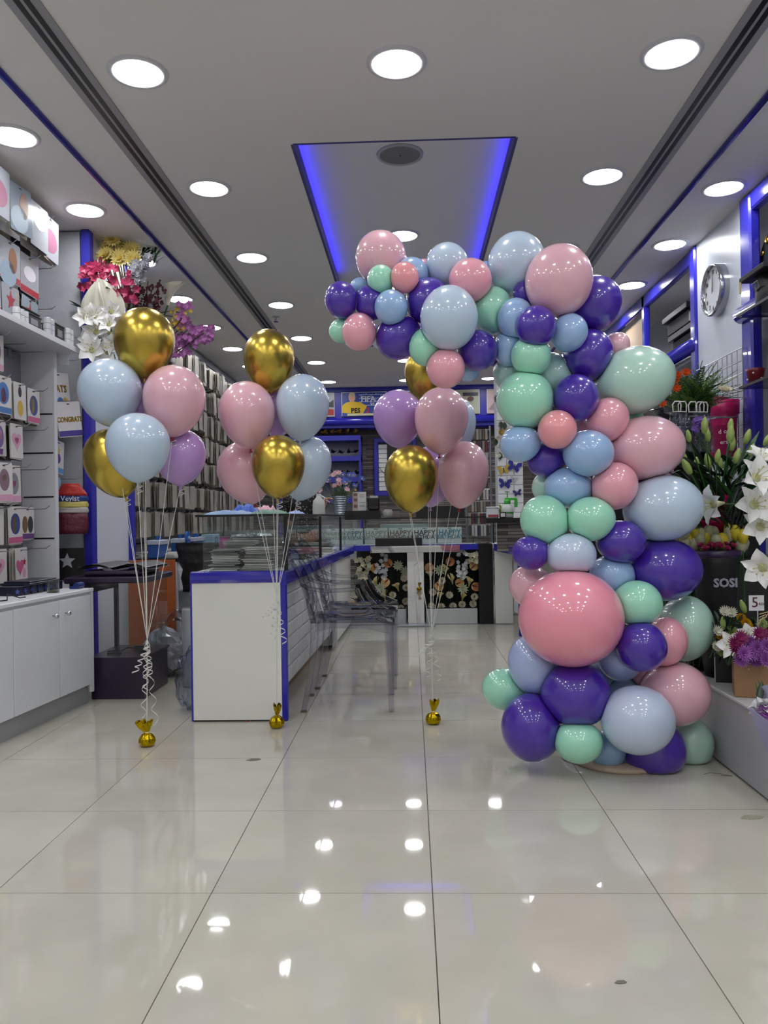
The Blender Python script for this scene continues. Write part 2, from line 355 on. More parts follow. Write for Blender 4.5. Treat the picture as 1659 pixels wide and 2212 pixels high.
# ------------------------------------------------------------------ cards on hooks
HK = B(); HK.tube([(0, 0, 0), (.2, 0, 0), (.225, 0, .018)], .0028, 5); HK.box(-.004, .004, -.02, .02, -.03, .02)
HK = HK.mesh('display_hook', WIRE)
def hook(x, y, z, lb, gr):
    o = link('display_hook', HK); o.matrix_world = T(x, y, z); tag(o, lb, 'hook', gr)
CARDM = {}
def cardmesh(w, h, mat):
    k = (w, h, mat.name)
    if k not in CARDM:
        b = B(); c = .006; poly = [(-w / 2 + c, 0), (w / 2 - c, 0), (w / 2, -c), (w / 2, -h + c), (w / 2 - c, -h), (-w / 2 + c, -h), (-w / 2, -h + c), (-w / 2, -c)]
        b.ext(poly, -.0015, .0015); CARDM[k] = b.mesh('card', mat)
    return CARDM[k]
def heart(n=20, s_=1.):
    return [(s_ * .062 * (math.sin(a) ** 3) * 16 / 16, s_ * .062 / 16 * (13 * math.cos(a) - 5 * math.cos(2 * a) - 2 * math.cos(3 * a) - math.cos(4 * a))) for a in [2 * PI * k / n for k in range(n)]]
def oval(a, b_, n=18): return [(a * math.cos(2 * PI * k / n), b_ * math.sin(2 * PI * k / n)) for k in range(n)]
def star(r_, n=5): return [((r_ if k % 2 == 0 else r_ * .45) * math.sin(PI * k / n), (r_ if k % 2 == 0 else r_ * .45) * math.cos(PI * k / n)) for k in range(2 * n)]
ncard = [0]
CW = [M('D8D6D2', .3), M('CFC9BF', .35), M('BDBBB4', .3), M('A9A597', .35), M('C7C9CE', .25), M('8F8A7E', .4)]
CD = [M('4A4340', .35), M('5E5248', .4), M('3A3C44', .35)]
def front_card(x, y, z, w, h, base, lb, gr, motif=None, band=None, tilt=0., txt=None, yaw=0.):
    ncard[0] += 1
    t = E_('party_card', (0, 0, 0), lb, 'card', gr, M_=T(x, y, z) @ Rz(PI / 2 + yaw) @ Ry(tilt))
    link('card', cardmesh(w, h, base), t); k = w / .15
    part('hanging_hole', t, B().box(-.012, .012, -.0022, -.0016, -.018, -.012), BLK)
    if band: part('printed_band', t, B().box(-w / 2 + .002, w / 2 - .002, -.0022, -.0016, -h + .004, -h + .004 + .16 * h), band, label='coloured band')
    for mt in (motif or []):
        poly, mat, dx, dz = mt; part('printed_motif', t, B().ext([(dx + px * k, dz + pz * k) for px, pz in poly], -.0024, -.0016), mat)
    if txt: link('lettering', text(*txt[:3], bold=txt[3] if len(txt) > 3 else 0), t, M_=T(0, -.003, txt[4] if len(txt) > 4 else -h * .5) @ FY)
    return t
STUFFC = B(); LIM = 265
def stack(x0, x1, y, z, w, h, n, mats, lb, gr, force=False, lean=.0):
    for i in range(n):
        x = x0 + (x1 - x0) * i / max(1, n - 1) + U(-.002, .002); a = U(-.1, .1); zz = z - U(0, .014); m = random.choice(mats)
        if ncard[0] < LIM:
            ncard[0] += 1
            o = link('party_card', cardmesh(w, h, m)); o.matrix_world = T(x, y + U(-.004, .004), zz) @ Rz(PI / 2 + a) @ Rx(U(-.04, .04) + lean); tag(o, lb, 'card', gr)
        else:
            STUFFC.m = T(x, y + U(-.004, .004), zz) @ Rz(PI / 2 + a) @ Rx(U(-.04, .04)); STUFFC.box(-w / 2, w / 2, -.0015, .0015, -h, 0)
PK, RD, YL, BL, GN, PU = M('C8608C', .4), M('B03040', .4), M('D0B040', .4), M('4A78B8', .4), M('5E8E58', .4), M('6A3C88', .4)
GOLDP = M('A8842C', .35, .3); PPK = M('D9A0BC', .4); GY = M('8C8C94', .4); DK = M('2A2630', .4)
mots = [[(heart(s_=.8), PK, -.02, -.1), (star(.025), RD, .035, -.08), (oval(.02, .028), PPK, .03, -.14)], [(oval(.045, .06), M('8A6E7C', .4), 0, -.09), (oval(.02, .02), YL, 0, -.08)],
        [(oval(.05, .062), GY, 0, -.1), (heart(s_=.4), PK, 0, -.1)], [(oval(.05, .06), BL, 0, -.09), (oval(.025, .04), RD, 0, -.1)], [(oval(.02, .03), DK, 0, -.05), (oval(.035, .045), YL, 0, -.14)],
        [(oval(.05, .06), M('3E4E86', .4), 0, -.095), (oval(.02, .05), YL, -.012, -.095)], [(oval(.03, .05), M('7A5A3A', .4), -.03, -.1), (oval(.03, .05), DK, .03, -.1)],
        [(oval(.05, .06), M('7C5E9C', .4), 0, -.09), (oval(.03, .03), PPK, 0, -.08)], [(heart(s_=.9), PPK, 0, -.09), (heart(s_=.4), PK, 0, -.09)]]
mnames = ['pink hearts and star', 'mauve oval balloon print', 'grey oval balloon print', 'blue and red oval print', 'dark and yellow figure print', 'navy and yellow oval print', 'two brown and dark ovals', 'violet oval print', 'big pale heart print']
bands = [None, PPK, PPK, BL, None, PK, PU, PU, None]
mi = 0
rowname = ['top', 'second', 'third', 'fourth', 'fifth', 'lowest']
for r_ in range(6):
    z = 1.985 - .226 * r_
    for c, y in enumerate((3.82, 4.03, 4.24, 4.45)):
        hook(-2.3, y, z, 'wire display hook on the near left rack', 'wire hooks on the near rack')
        if c == 3 and r_ in (0, 2, 3, 5): continue
        if c == 2 and r_ == 0: continue
        xf = -2.3 + U(.12, .185) - (.03 if c == 3 else 0); k = mi % 9; mi += 1; h = U(.185, .205); w = .145
        col = ('first', 'second', 'third', 'fourth')[c]
        front_card(xf, y, z + .012, w, h, CW[0], 'foil balloon card with %s, %s column, %s row, near rack' % (mnames[k], col, rowname[r_]), 'front cards of the near rack', mots[k], bands[k], U(-.05, .05), yaw=U(-.1, .1))
        stack(-2.285, xf - .008, y, z + .012, w, h, 10 if c else 6, CW[:4] + CD[:1], 'card edge behind the %s card, %s column, %s row, near rack' % (mnames[k], col, rowname[r_]), 'cards stacked behind on the near rack')
# upper packs above the shelf
for r_, (z, hh) in enumerate(((2.79, .25), (2.5, .22), (2.26, .2))):
    for c, y in enumerate((3.86, 4.12, 4.38, 4.56)):
        hook(-2.3, y, z, 'wire display hook above the white shelf', 'wire hooks above the shelf')
        if c == 3 and r_: continue
        xf = -2.1 + (.06 if r_ == 0 else 0.) - .02 * c; col = ('first', 'second', 'third', 'fourth')[c]
        base = [M('A8ADB6', .2), M('9AA8B4', .2), M('B0B4BA', .2)][(r_ + c) % 3]
        mt = [[(oval(.06, .05), M('A06A82', .5), 0, -.14)], [(oval(.03, .05), M('9A6A4A', .5), .03, -.1), (oval(.06, .05), M('9EB4C4', .5), -.02, -.18)], [(oval(.05, .03), M('E2E4E8', .3), 0, -.1)]][c % 3] if r_ < 2 else [(star(.04), RD, 0, -.08)]
        front_card(xf, y, z + .01, .21, hh, base, 'large film-wrapped pack above the white shelf, %s column, %s' % (col, ('highest row', 'middle row', 'lowest row')[r_]), 'film-wrapped packs above the shelf', mt, (None, RD, RD)[r_], U(-.08, .08), yaw=U(-.1, .1))
        stack(-2.285, xf - .01, y, z, .2, hh - .01, 5, CW + CD, 'pack edge behind the %s column pack, %s, above the white shelf' % (col, ('highest row', 'middle row', 'lowest row')[r_]), 'packs stacked above the shelf')
thing1('dark_wall_strip', B().box(-2.295, -2.29, 4.45, 4.9, 2.72, 2.84), M('2B2B2D', .6), 'dark wall strip right under the left ceiling edge', 'panel')
# CONGRATS pack etc. in the narrow bay
GL = M('A07E20', .3, .6)
hook(-2.25, 4.72, 1.74, 'wire hook carrying the CONGRATS card', 'hooks beside the blue post'); hook(-2.25, 4.78, 2.0, 'wire hook above the CONGRATS cards', 'hooks beside the blue post')
hook(-2.25, 4.78, 1.27, 'wire hook above the red-topped bag', 'hooks beside the blue post')
t = front_card(-2.09, 4.735, 1.74, .22, .215, CW[0], 'white card lettered CONGRATS in gold with a purple band', None, None, M('4A3A8C', .4), -.15, ('CONGRATS', .043, GL, .0015, -.11), yaw=-.25)
t = front_card(-2.15, 4.74, 1.92, .2, .22, CW[0], 'card with gold letters ATS partly hidden behind the divider', None, [(oval(.02, .015), BL, .0, -.17), (oval(.015, .015), YL, .05, -.17)], DK, -.12, ('RATS', .06, GL, .0015, -.1), yaw=-.2)
t = front_card(-2.14, 4.72, 1.5, .15, .2, CW[0], 'white card with yellow star and light blue foot under the CONGRATS card', None, [(star(.03), YL, 0, -.06), (oval(.03, .03), PU, 0, -.11)], M('5A98C8', .4), .1)
t = front_card(-2.16, 4.72, 1.28, .13, .16, M('9CC4E0', .35), 'light blue card above the red-topped bag', None, None, PU, .05)
# red bag of sweets
t = E_('plastic_bag', (-2.1, 4.79, .93), 'clear bag with red top, blue label strip and dark red contents beside the blue post', 'bag')
Mb = Rz(.25)
def slab(z0, z1, w0, w1, d=.03):
    b = B(); b.m = Mb; n = 10; vs = []; fs = []
    for j in range(5):
        f = j / 4; w_ = w0 + (w1 - w0) * f; z = z0 + (z1 - z0) * f
        for k in range(n): a = 2 * PI * k / n; vs.append((w_ / 2 * math.cos(a) * (1 + .05 * math.sin(5 * a + j)), d * math.sin(a) * (1 + .2 * math.sin(3 * a + j * 2)), z))
    for j in range(4):
        for k in range(n): fs.append((j * n + k, j * n + (k + 1) % n, (j + 1) * n + (k + 1) % n, (j + 1) * n + k))
    fs += [tuple(range(n))[::-1], tuple(range(4 * n, 5 * n))]; return b.add(vs, fs)
part('header', t, slab(.235, .31, .2, .1), M('B8281E', .35, bump=.4, scale=40), True); part('label_strip', t, slab(.2, .235, .2, .2, .031), M('1C3C80', .4), True)
part('striped_label', t, slab(.165, .2, .2, .2, .031), M('CFC06A', .4), True); part('clear_film', t, slab(.13, .165, .2, .2, .03), M('B9B3B0', .2), True); part('contents', t, slab(0, .13, .19, .2), M('5E1E2E', .4, var=.4, scale=50, bump=.6), True)
link('lettering', text('Veylst', .045, M('E8E8EE', .4)), t, M_=Rz(.25) @ T(0, -.034, .217) @ FY)
thing1('corner_plinth', B().box(-2.34, -2.0, 4.63, 4.87, 0, .64), WHITE, 'plain white plinth between the cabinet end and the blue post', 'plinth')
thing1('star_card', B().box(0, .2, 0, .01, 0, .2), BLK, 'dark card leaning at the foot of the bay by the blue post', 'card', M_=T(-2.2, 4.72, .645) @ Rz(.1))
o = thing1('foil_star', B().ext([(.1 + px, .12 + pz) for px, pz in star(.05)], -.004, -.001), M('B8BCC4', .25, .5), 'silver star printed on the dark card', 'card print', M_=T(-2.2, 4.72, .645) @ Rz(.1))
o.parent = bpy.data.objects['star_card']; o.matrix_parent_inverse = Matrix.Identity(4); o.matrix_local = Matrix.Identity(4); 
for k_ in ('category',): del o[k_]
o.name = 'printed_star'
# boxes on the shelf
for i, (x, y, dx, dy, dz, mt, lb) in enumerate(((-2.02, 4.02, .06, .12, .1, 'C8CCD0', 'clear box of small white pots at the left frame edge of the shelf'), (-2.02, 4.18, .05, .16, .07, '17171A', 'black printed box lying on the shelf, nearer one'),
        (-2.02, 4.35, .06, .07, .1, 'C8CCD0', 'stack of clear white pots between the black boxes on the shelf'), (-2.02, 4.49, .08, .12, .09, '17171A', 'black printed box on the shelf, farther one'), (-2.02, 4.6, .06, .06, .1, 'D2D6D8', 'stack of clear white pots at the far shelf end'), (-2.12, 4.35, .1, .2, .14, '0E0E10', 'black box standing at the back of the shelf'))):
    t = E_('shelf_box', (x, y, 2.05), lb, 'box', 'boxes on the white shelf')
    if mt[0] in 'CD':
        for q in range(3):
            for w_ in range(2): part('pot', t, B().lathe([(.019, 0), (.022, .002), (.022, .03), (.02, .032)], 10), M(mt, .15, coat=.5)).matrix_local = T(-.02 * 0, -dy / 2 + .022 + q * .044 if dy > .1 else (-.02 + w_ * .044), (0 if dy > .1 else q * .033) + w_ * (.033 if dy > .1 else 0))
    else:
        part('carton', t, B().box(-dx, 0, -dy / 2, dy / 2, 0, dz, .004), M(mt, .3)); part('printed_label', t, B().box(0, .001, -dy / 4, dy / 4, dz * .3, dz * .75), M('8A8A8E', .4)); part('lid', t, B().box(-dx - .003, .003, -dy / 2 - .003, dy / 2 + .003, dz, dz + .006), M('26262A', .3))
# far bay packs
numtx = {0: '1', 3: '2', 5: '3', 7: '8'}
CG = [M('B9B6AE', .35), M('A39C8E', .35), M('8E8676', .4), M('C6C6C6', .3), M('7E7A72', .4)]
rows = [2.62, 2.36, 2.1, 1.84, 1.58, 1.32, 1.07]
for r_, z in enumerate(rows[::-1]):
    y = 5.82; c = 0
    while y < 10.6:
        h = U(.19, .225) if r_ != 0 else .2; w = .12; dark = R() < .2; xf = -2.3 + U(.14, .22); mats = CD if dark else [CG[(c + r_) % 5], CG[(c + r_ + 1) % 5]]
        near = y < 7.3
        if near or R() < .45: hook(-2.3, y, z, 'wire display hook on the far left rack', 'wire hooks on the far rack')
        if near and ncard[0] < LIM:
            tx = None; mt = None
            if r_ in (0, 1): tx = (str((c * 3 + 1 + r_) % 9 + 1), .13, GOLDP if r_ == 0 else DK, .003, -h * .5)
            front_card(xf, y, z + .01, w, h, CW[(c + r_) % 3], 'foil number card %s, far rack, %s row up, %s from near end' % (tx[0] if tx else 'without figure', ('lowest', 'second', 'third', 'fourth', 'fifth', 'sixth', 'seventh')[r_], ('first', 'second', 'third', 'fourth', 'fifth', 'sixth', 'seventh', 'eighth')[min(c, 7)]), 'front cards of the far rack', None, None if c % 3 else BL, U(-.07, .07), tx, yaw=U(-.25, .25))
            stack(-2.285, xf - .01, y, z + .01, w, h, 8, mats, 'card edge in the pack on the %s row of the far rack' % ('lowest', 'second', 'third', 'fourth', 'fifth', 'sixth', 'seventh')[r_], 'packs of cards on the far rack')
        else: stack(-2.285, xf, y, z + .01, w, h, 11, mats, '', '')
        y += U(.16, .2); c += 1
o = thing1('card_packs', STUFFC, M('9B958A', .4, var=.35, scale=9), 'dense packs of hanging cards covering the far left wall', 'cards'); o['kind'] = 'stuff'
thing1('hanging_bag', B().ell((0, 0, 0), (.05, .06, .14), rough=.3), M('C9CCD4', .15, coat=.5), 'shiny clear wrapped pack hanging high on the far rack', 'bag', smooth=True, M_=T(-2.12, 6.4, 2.3))
# ------------------------------------------------------------------ left base cabinet (angled)
t = E_('base_cabinet', (-1.785, 4.33, 0), 'white base cabinet with hinged doors under the near card rack', 'cabinet', rz=math.radians(-5.0))
# local: -Y runs towards the viewer, front face at x=0
WC = M('DEE1E5', .38, var=.02, scale=3); L = 1.9
part('carcass', t, B().box(-.4, -.012, -L, 0, .1, .615), WC); part('worktop', t, B().box(-.41, .008, -L, .004, .615, .635, .003), WC); part('plinth', t, B().box(-.4, -.03, -L, -.005, 0, .1), M('9FA1A2', .5))
part('end_panel', t, B().box(-.012, .004, -.02, .002, .06, .615), WC)
d0 = -.025
for i, w_ in enumerate((.33, .40, .42, .42)):
    d = part('door', t, B().box(-.012, .004, d0 - w_ + .006, d0, .105, .6, .002), WC)
    ky = d0 - .06 if i % 2 else d0 - w_ + .06
    kb = B(); kb.m = T(.004, ky, .53) @ Ry(PI / 2); kb.lathe([(.004, 0), (.004, .012), (.013, .018), (.013, .024), (.008, .03), (0, .031)], 14)
    part('knob', d, kb, CHROME, True, 'round chrome knob'); d0 -= w_
cabm = t.matrix_world.copy()
def oncab(x, y, z=.635): return cabm @ T(x, y, z)
t = E_('glass_tumbler', (0, 0, 0), 'empty clear glass tumbler on the white cabinet', 'glass', M_=oncab(-.07, -.28))
part('tumbler', t, B().lathe([(.0, .004), (.028, .004), (.031, .07), (.034, .07), (.031, 0), (0, 0)], 20), glassm('C8D0CC', .12, 1.5, .02, .5), True); part('dregs', t, B().lathe([(.02, .005), (.027, .008), (0, .014)], 12), M('4A5030', .5))
for i in range(7):
    t = E_('ribbon_pack', (0, 0, 0), 'dark blue patterned box in the row on the cabinet, %s from the far end' % ('first', 'second', 'third', 'fourth', 'fifth', 'sixth', 'seventh')[i], 'box', 'dark blue boxes on the cabinet', M_=oncab(-.15, -.07 - i * .062) @ Rz(U(-.08, .08)))
    part('carton', t, B().box(-.12, 0, -.026, .026, 0, .045, .003), M('10122A', .3)); part('printed_stars', t, B().ext([(px * .8, .022 + pz * .8) for px, pz in star(.018)], -.0275, -.026), M('4A5CB0', .35))
    part('lid_film', t, B().box(-.122, .002, -.027, .027, .045, .047), M('6A7078', .15))
thing1('album', B().box(-.16, 0, -.36, -.04, 0, .012, .003).box(-.15, -.01, -.34, -.06, .012, .02, .003), M('1A2030', .3), 'flat dark glossy album lying over the blue boxes', 'album', M_=oncab(-.14, -.05, .683) @ Rz(.05))
thing1('tape_roll', B().tube([(0, -.03, .018), (0, .03, .018)], .018, 12).box(-.04, -.01, -.03, .03, 0, .012), M('1E3270', .3), 'small blue plastic tape reel at the cabinet end', 'tape', M_=oncab(-.05, -.05))
thing1('charging_cable', B().tube([(0, 0, .005), (.02, .05, .005), (-.01, .1, .03), (.015, .16, .005), (.02, .2, .005)], .003, 6), BLK, 'black cable curling on the cabinet near the frame edge', 'cable', M_=oncab(-.08, -.75))
# ------------------------------------------------------------------ aquarium stand
t = E_('display_tank', (-1.82, 4.39, 0), 'dark purple glass display tank with plinth and lid beside the white cabinet', 'display case')
DP2 = M('241430', .35, coat=.3)
part('plinth', t, B().ext([(0, 0), (.3, 0), (.3, .23), (0, .23)], 0, .43).box(-.02, .31, -.004, .44, .222, .235), DP2)
part('lid', t, B().box(-.14, .33, -.03, .46, .655, .69, .006), DP2); part('lid_cap', t, B().box(-.06, .27, .04, .4, .69, .722, .012), DP2); part('lid_collar', t, B().box(-.12, .0, 0, .43, .6, .655), DP2)
part('corner_post', t, B().box(-.02, .005, -.005, .02, .235, .66), DP2); part('corner_post', t, B().box(-.02, .0, .4, .43, .235, .66), DP2)
part('pane', t, B().box(.004, .3, 0, .006, .235, .655), GLS); part('pane', t, B().box(.298, .304, 0, .43, .235, .655), GLS); part('pane', t, B().box(.004, .3, .424, .43, .235, .655), GLS)
t = E_('power_strip', (-1.62, 4.6, .235), 'black adapter with looping cable inside the display tank', 'cable')
part('adapter', t, B().box(-.03, .05, 0, .05, 0, .03, .005), BLK); part('cord', t, B().tube([(-.02, .02, .012), (-.08, .04, .015), (-.1, -.03, .006), (-.07, -.1, .006), (-.14, -.12, .006), (-.17, -.05, .006), (-.12, .02, .006)], .004, 6), BLK)
t = E_('newspaper', (-1.82, 4.5, .722), 'opened newspaper lying on the tank lid', 'newspaper')
for i in range(3):
    b = B(); n = 10; vs = []
    for j in range(n + 1):
        u = j / n; x = -.1 + .42 * u; z = .003 + i * .004 + .035 * abs(math.sin(PI * (u * 2 + .1 * i))) ** .7 * (1 - .3 * i)
        vs += [(x, -.06 + .01 * i, z), (x + .02, .26, z + .004)]
    b.add(vs, [(2 * j, 2 * j + 2, 2 * j + 3, 2 * j + 1) for j in range(n)]); part('sheet', t, b, M('C8CACC', .6) if i else M('4A4C50', .6), True)
part('printed_picture', t, B().box(.14, .2, .02, .12, .047, .0475), M('303236', .6))
# orange board, bags, rolls, desk
thing1('orange_board', B().box(-1.99, -1.66, 5.45, 5.47, 0, .73), M('A85420', .5), 'orange board standing upright behind the tank', 'board')
CLB = glassm('D8DAE0', .3, 1.5, .12, .6, 1., 14)
def bag(name, lb, c, r_, rough, mat, gr=None, n=26, m=16):
    b = B(); vs = []; fs = []
    for i in range(m + 1):
        for k in range(n):
            a, t_ = 2 * PI * k / n, PI * i / m; d = Vector((math.sin(t_) * math.cos(a), math.sin(t_) * math.sin(a), math.cos(t_)))
            q = 1 + rough * noise.fractal(d * 2.4 + Vector(c) * 3, .9, 2.2, 4); v = Vector((r_[0] * d.x, r_[1] * d.y, r_[2] * d.z)) * q; v.z = max(v.z, -r_[2] * .93)
            vs.append(v)
    for i in range(m):
        for k in range(n): fs.append((i * n + k, (i + 1) * n + k, (i + 1) * n + (k + 1) % n, i * n + (k + 1) % n))
    b.add(vs, fs); return thing1(name, b, mat, lb, 'bag', gr, False, T(c[0], c[1], r_[2] * .93 + c[2]))
WBAG = M('B5B6BE', .25, coat=.4)
bag('plastic_bag', 'large crumpled clear plastic bag heaped behind the tank', (-1.5, 5.05, 0), (.21, .17, .2), .35, CLB)
bag('plastic_bag', 'white crumpled plastic bag inside the heap behind the tank', (-1.62, 5.08, .0), (.14, .12, .15), .3, WBAG)
bag('plastic_bag', 'clear plastic bag between the tank and the film rolls', (-1.42, 5.28, 0), (.13, .12, .17), .4, CLB)
bag('plastic_bag', 'milky plastic bag standing left of the white counter end', (-1.18, 4.15, 0), (.075, .1, .17), .3, glassm('C8D2EE', .5, 1.5, .2, .5, .8, 12))
for i, (x, y, h, r_) in enumerate(((-1.31, 4.75, .47, .095), (-1.50, 5.6, .5, .1))):
    t = E_('film_roll', (x, y, 0), ('thick roll of clear wrapping film standing beside the counter end', 'roll of clear film standing behind the plastic bags')[i], 'film roll')
    part('film', t, B().lathe([(r_ * .96, 0), (r_, .01), (r_ * 1.0, h * .45), (r_ * 1.03, h * .5), (r_, h * .55), (r_, h - .01), (r_ * .96, h)], 24, lambda a, i_: .03 * math.sin(5 * a + i_)), M('A8AAAE', .12, coat=.6), True)
    part('core', t, B().cyl((0, 0, h - .01), (0, 0, h + .004), .03), M('D0D0CC', .6))
t = E_('long_desk', (-1.72, 5.7, 0), 'white desk with drawers and black top along the far left wall', 'desk')
part('top', t, B().box(-.56, .02, 0, 4.6, .7, .725), BLK); part('carcass', t, B().box(-.56, 0, 0, 4.6, .48, .7), WC); part('leg_panel', t, B().box(-.56, 0, .7, .73, 0, .48), WC); part('leg_panel', t, B().box(-.56, 0, 2.2, 2.23, 0, .48), WC); part('leg_panel', t, B().box(-.56, 0, 0, .03, 0, .48), WC)
for i in range(5):
    d = part('drawer', t, B().box(0, .015, .02 + i * .9, .9 + i * .9, .49, .64, .003), WC)
    kb = B(); kb.m = T(.015, .3 + i * .9, .56) @ Ry(PI / 2); kb.lathe([(.004, 0), (.005, .012), (.014, .018), (.012, .028), (0, .03)], 12); part('knob', d, kb, CHROME, True)
    if i == 0: link('lettering', text('ABCD', .05, DK), d, M_=T(.016, .25, .61) @ FX)
for i in range(9):
    c = ('2A5A9A', 'C8C8CC', '3E7A5C', '8A2E3A', 'B8BCC0', '2C3E80', '9EAE3C', 'C9CED2', '3C6E9C')[i]
    o = bag('wrapped_goods', 'crumpled %s packet stored under the white desk' % ('blue', 'silver', 'green', 'dark red', 'white', 'navy', 'lime', 'pale', 'azure')[i], (-1.9 + U(-.05, .1), 5.9 + i * .28, 0), (.1, .13, U(.14, .2)), .4, M(c, .2, var=.3, scale=14, coat=.4), 'packets under the desk', 14, 9)
# organisers on desk
def organiser(x, y, w, lb):
    t = E_('desk_organiser', (x, y, .725), lb, 'organiser', 'blue and grey organisers on the desk')
    part('tub', t, B().box(-.08, .0, 0, w, 0, .1, .006), M('1C4C94', .35)); part('rim', t, B().box(-.085, .006, -.006, w + .006, .1, .135, .005), M('A9B2BE', .35)); part('peg', t, B().cyl((-.03, w * .3, .135), (-.03, w * .3, .165), .012), M('1C4C94', .35)); part('peg', t, B().cyl((-.03, w * .6, .135), (-.03, w * .6, .165), .012), M('1C4C94', .35))
organiser(-1.86, 5.72, .22, 'blue and grey desk organiser nearest the blue post'); organiser(-1.82, 6.15, .2, 'blue and grey desk organiser in the middle of the desk'); organiser(-1.8, 6.45, .35, 'long blue and grey desk organiser by the light blue box')
t = E_('tape_dispenser', (-1.82, 6.3, .86), 'blue round tape disc rising from the organisers', 'tape dispenser'); b = B(); b.tube([(0, 0, 0), (.02, 0, 0)], .055, 20); part('disc', t, b, M('1E5AA8', .3))
part('hub', t, B().cyl((.02, 0, 0), (.03, 0, 0), .015, n=10), M('A9B2BE', .3))
t = E_('cardboard_carton', (-1.75, 6.86, .725), 'light blue box with round dark emblem on the desk', 'box'); part('carton', t, B().box(-.1, 0, 0, .26, 0, .15, .003), M('8FB4CC', .5))
b = B(); b.m = T(.001, .13, .085) @ FX; b.tube([(.045 * math.cos(a), .045 * math.sin(a), 0) for a in [2 * PI * k / 24 for k in range(24)]], .003, 4, True); part('emblem', t, b, M('3C5E7E', .5)); link('lettering', text('W', .03, M('3C5E7E', .5)), t, M_=T(.001, .13, .085) @ FX)
for i in range(26):
    x = U(-2.2, -1.85); y = 5.8 + i * .17
    b = B(); b.m = Rz(U(-.5, .5)); b.box(-.11, .11, -.09, .09, 0, .012).box(-.1, .1, -.08, .09, .012, .022)
    b.m = Rz(U(-.7, .7)) @ Rx(U(-.05, .05)); b.box(-.1, .1, -.08, .08, .024, .034)
    thing1('card_pile', b, random.choice(CW + CG), 'flat card packs heaped on the desk, pile %s from the near end' % ('one two three four five six seven eight nine ten eleven twelve thirteen fourteen fifteen sixteen seventeen eighteen nineteen twenty'.split() + ['twenty-' + w_ for w_ in 'one two three four five six'.split()])[i], 'card pile', 'flat card piles on the desk', M_=T(x, y, .725))
t = E_('thread_spool', (-1.78, 7.35, .725), 'bright pink reel standing on the desk end', 'ribbon reel'); part('ribbon', t, B().cyl((0, 0, .01), (0, 0, .11), .055, n=20), M('D0489C', .4)); part('flange', t, B().cyl((0, 0, 0), (0, 0, .01), .062, n=20).cyl((0, 0, .11), (0, 0, .118), .062, n=20), M('B05080', .4))
# chair with black jacket
t = E_('office_chair', (-1.38, 5.85, 0), 'office chair on chrome legs behind the counter', 'chair')
part('seat', t, B().box(-.22, .22, -.2, .22, .42, .48, .02), BLK); part('backrest', t, B().box(-.2, .2, -.22, -.18, .5, .78, .015), BLK)
for sx in (-.2, .2): part('leg', t, B().tube([(sx, -.2, .5), (sx, -.22, .25), (sx, -.26, 0)], .011, 8), CHROME, True)
for sx in (-.2, .2): part('leg', t, B().tube([(sx, .2, .43), (sx, .22, 0)], .011, 8), CHROME, True)
b = B(); n = 22; vs = []; fs = []
for i in range(12):
    z = .86 - i * .032
    for k in range(n):
        a = 2 * PI * k / n; q = 1 + .08 * math.sin(a * 4 + i * .7) + .05 * math.sin(i * 1.8); vs.append((.15 * q * math.cos(a) * (1 - .03 * i), .06 * q * math.sin(a) * (.5 if i == 0 else 1), z))
for i in range(11):
    for k in range(n): fs.append((i * n + k, i * n + (k + 1) % n, (i + 1) * n + (k + 1) % n, (i + 1) * n + k))
fs += [tuple(range(n)), tuple(range(11 * n, 12 * n))]
thing1('quilted_jacket', b.add(vs, fs), M('0E0E10', .55, bump=.8, scale=18), 'black quilted jacket hung over the office chair back', 'jacket', smooth=True, M_=T(-1.55, 5.64, -.02))

# ================================================================== FRONT COUNTER
FLW = M('E6E6DF', .38, var=.03, scale=3)
ct = E_('sales_counter', (0, 0, 0), 'white sales counter with blue bullnose edge and white brick side', 'counter')
x0, x1, yf = -1.107, -.62, 3.885
part('end_panel', ct, B().box(x0 + .008, -.655, yf - .004, yf + .02, .008, .69), FLW); part('base_gap', ct, B().box(x0 + .012, -.66, yf, yf + .015, 0, .01), BLK)
part('edge_strip', ct, B().box(x0, x0 + .01, yf - .006, yf + .022, .003, .7, .002), BLUE); part('edge_strip', ct, B().box(-.655, -.625, yf - .006, yf + .03, .003, .7, .004), BLUE)
# bullnose over the front end
b = B(); prof = [(0, .685), (-.012, .69), (-.02, .705), (-.018, .725), (-.008, .74), (.012, .745), (.03, .745), (.03, .685)]
b.m = T(0, yf, 0) @ Rz(PI / 2) @ S(1, -1, 1); b.ext([(px, pz) for px, pz in prof], x0 + .004, -.632)
part('bullnose', ct, b, BLUE)
YE = 7.32; dx = (-.545 + .632) / (YE - yf)
def cx(y): return -.632 + dx * (y - yf)
def strip(b, xa, xb, y0, y1, z0, z1):
    vs = [(cx(y0) + xa, y0, z0), (cx(y0) + xb, y0, z0), (cx(y0) + xb, y0, z1), (cx(y0) + xa, y0, z1), (cx(y1) + xa, y1, z0), (cx(y1) + xb, y1, z0), (cx(y1) + xb, y1, z1), (cx(y1) + xa, y1, z1)]
    return b.add(vs, [(0, 1, 2, 3), (7, 6, 5, 4), (0, 4, 5, 1), (1, 5, 6, 2), (2, 6, 7, 3), (3, 7, 4, 0)])
part('side_band', ct, strip(B(), -.02, .007, yf - .008, YE, .675, .735), BLUE, label='blue band along the counter side'); part('worktop', ct, strip(B(), -.47, -.02, yf + .02, YE, .7, .74), WC)
part('kickboard', ct, strip(B(), -.16, -.14, yf + .1, YE, 0, .14), M('8A6E50', .5, var=.2, scale=12), label='brown wooden kickboard'); part('core', ct, strip(B(), -.2, -.045, yf + .03, 6.0, .13, .69), WC)
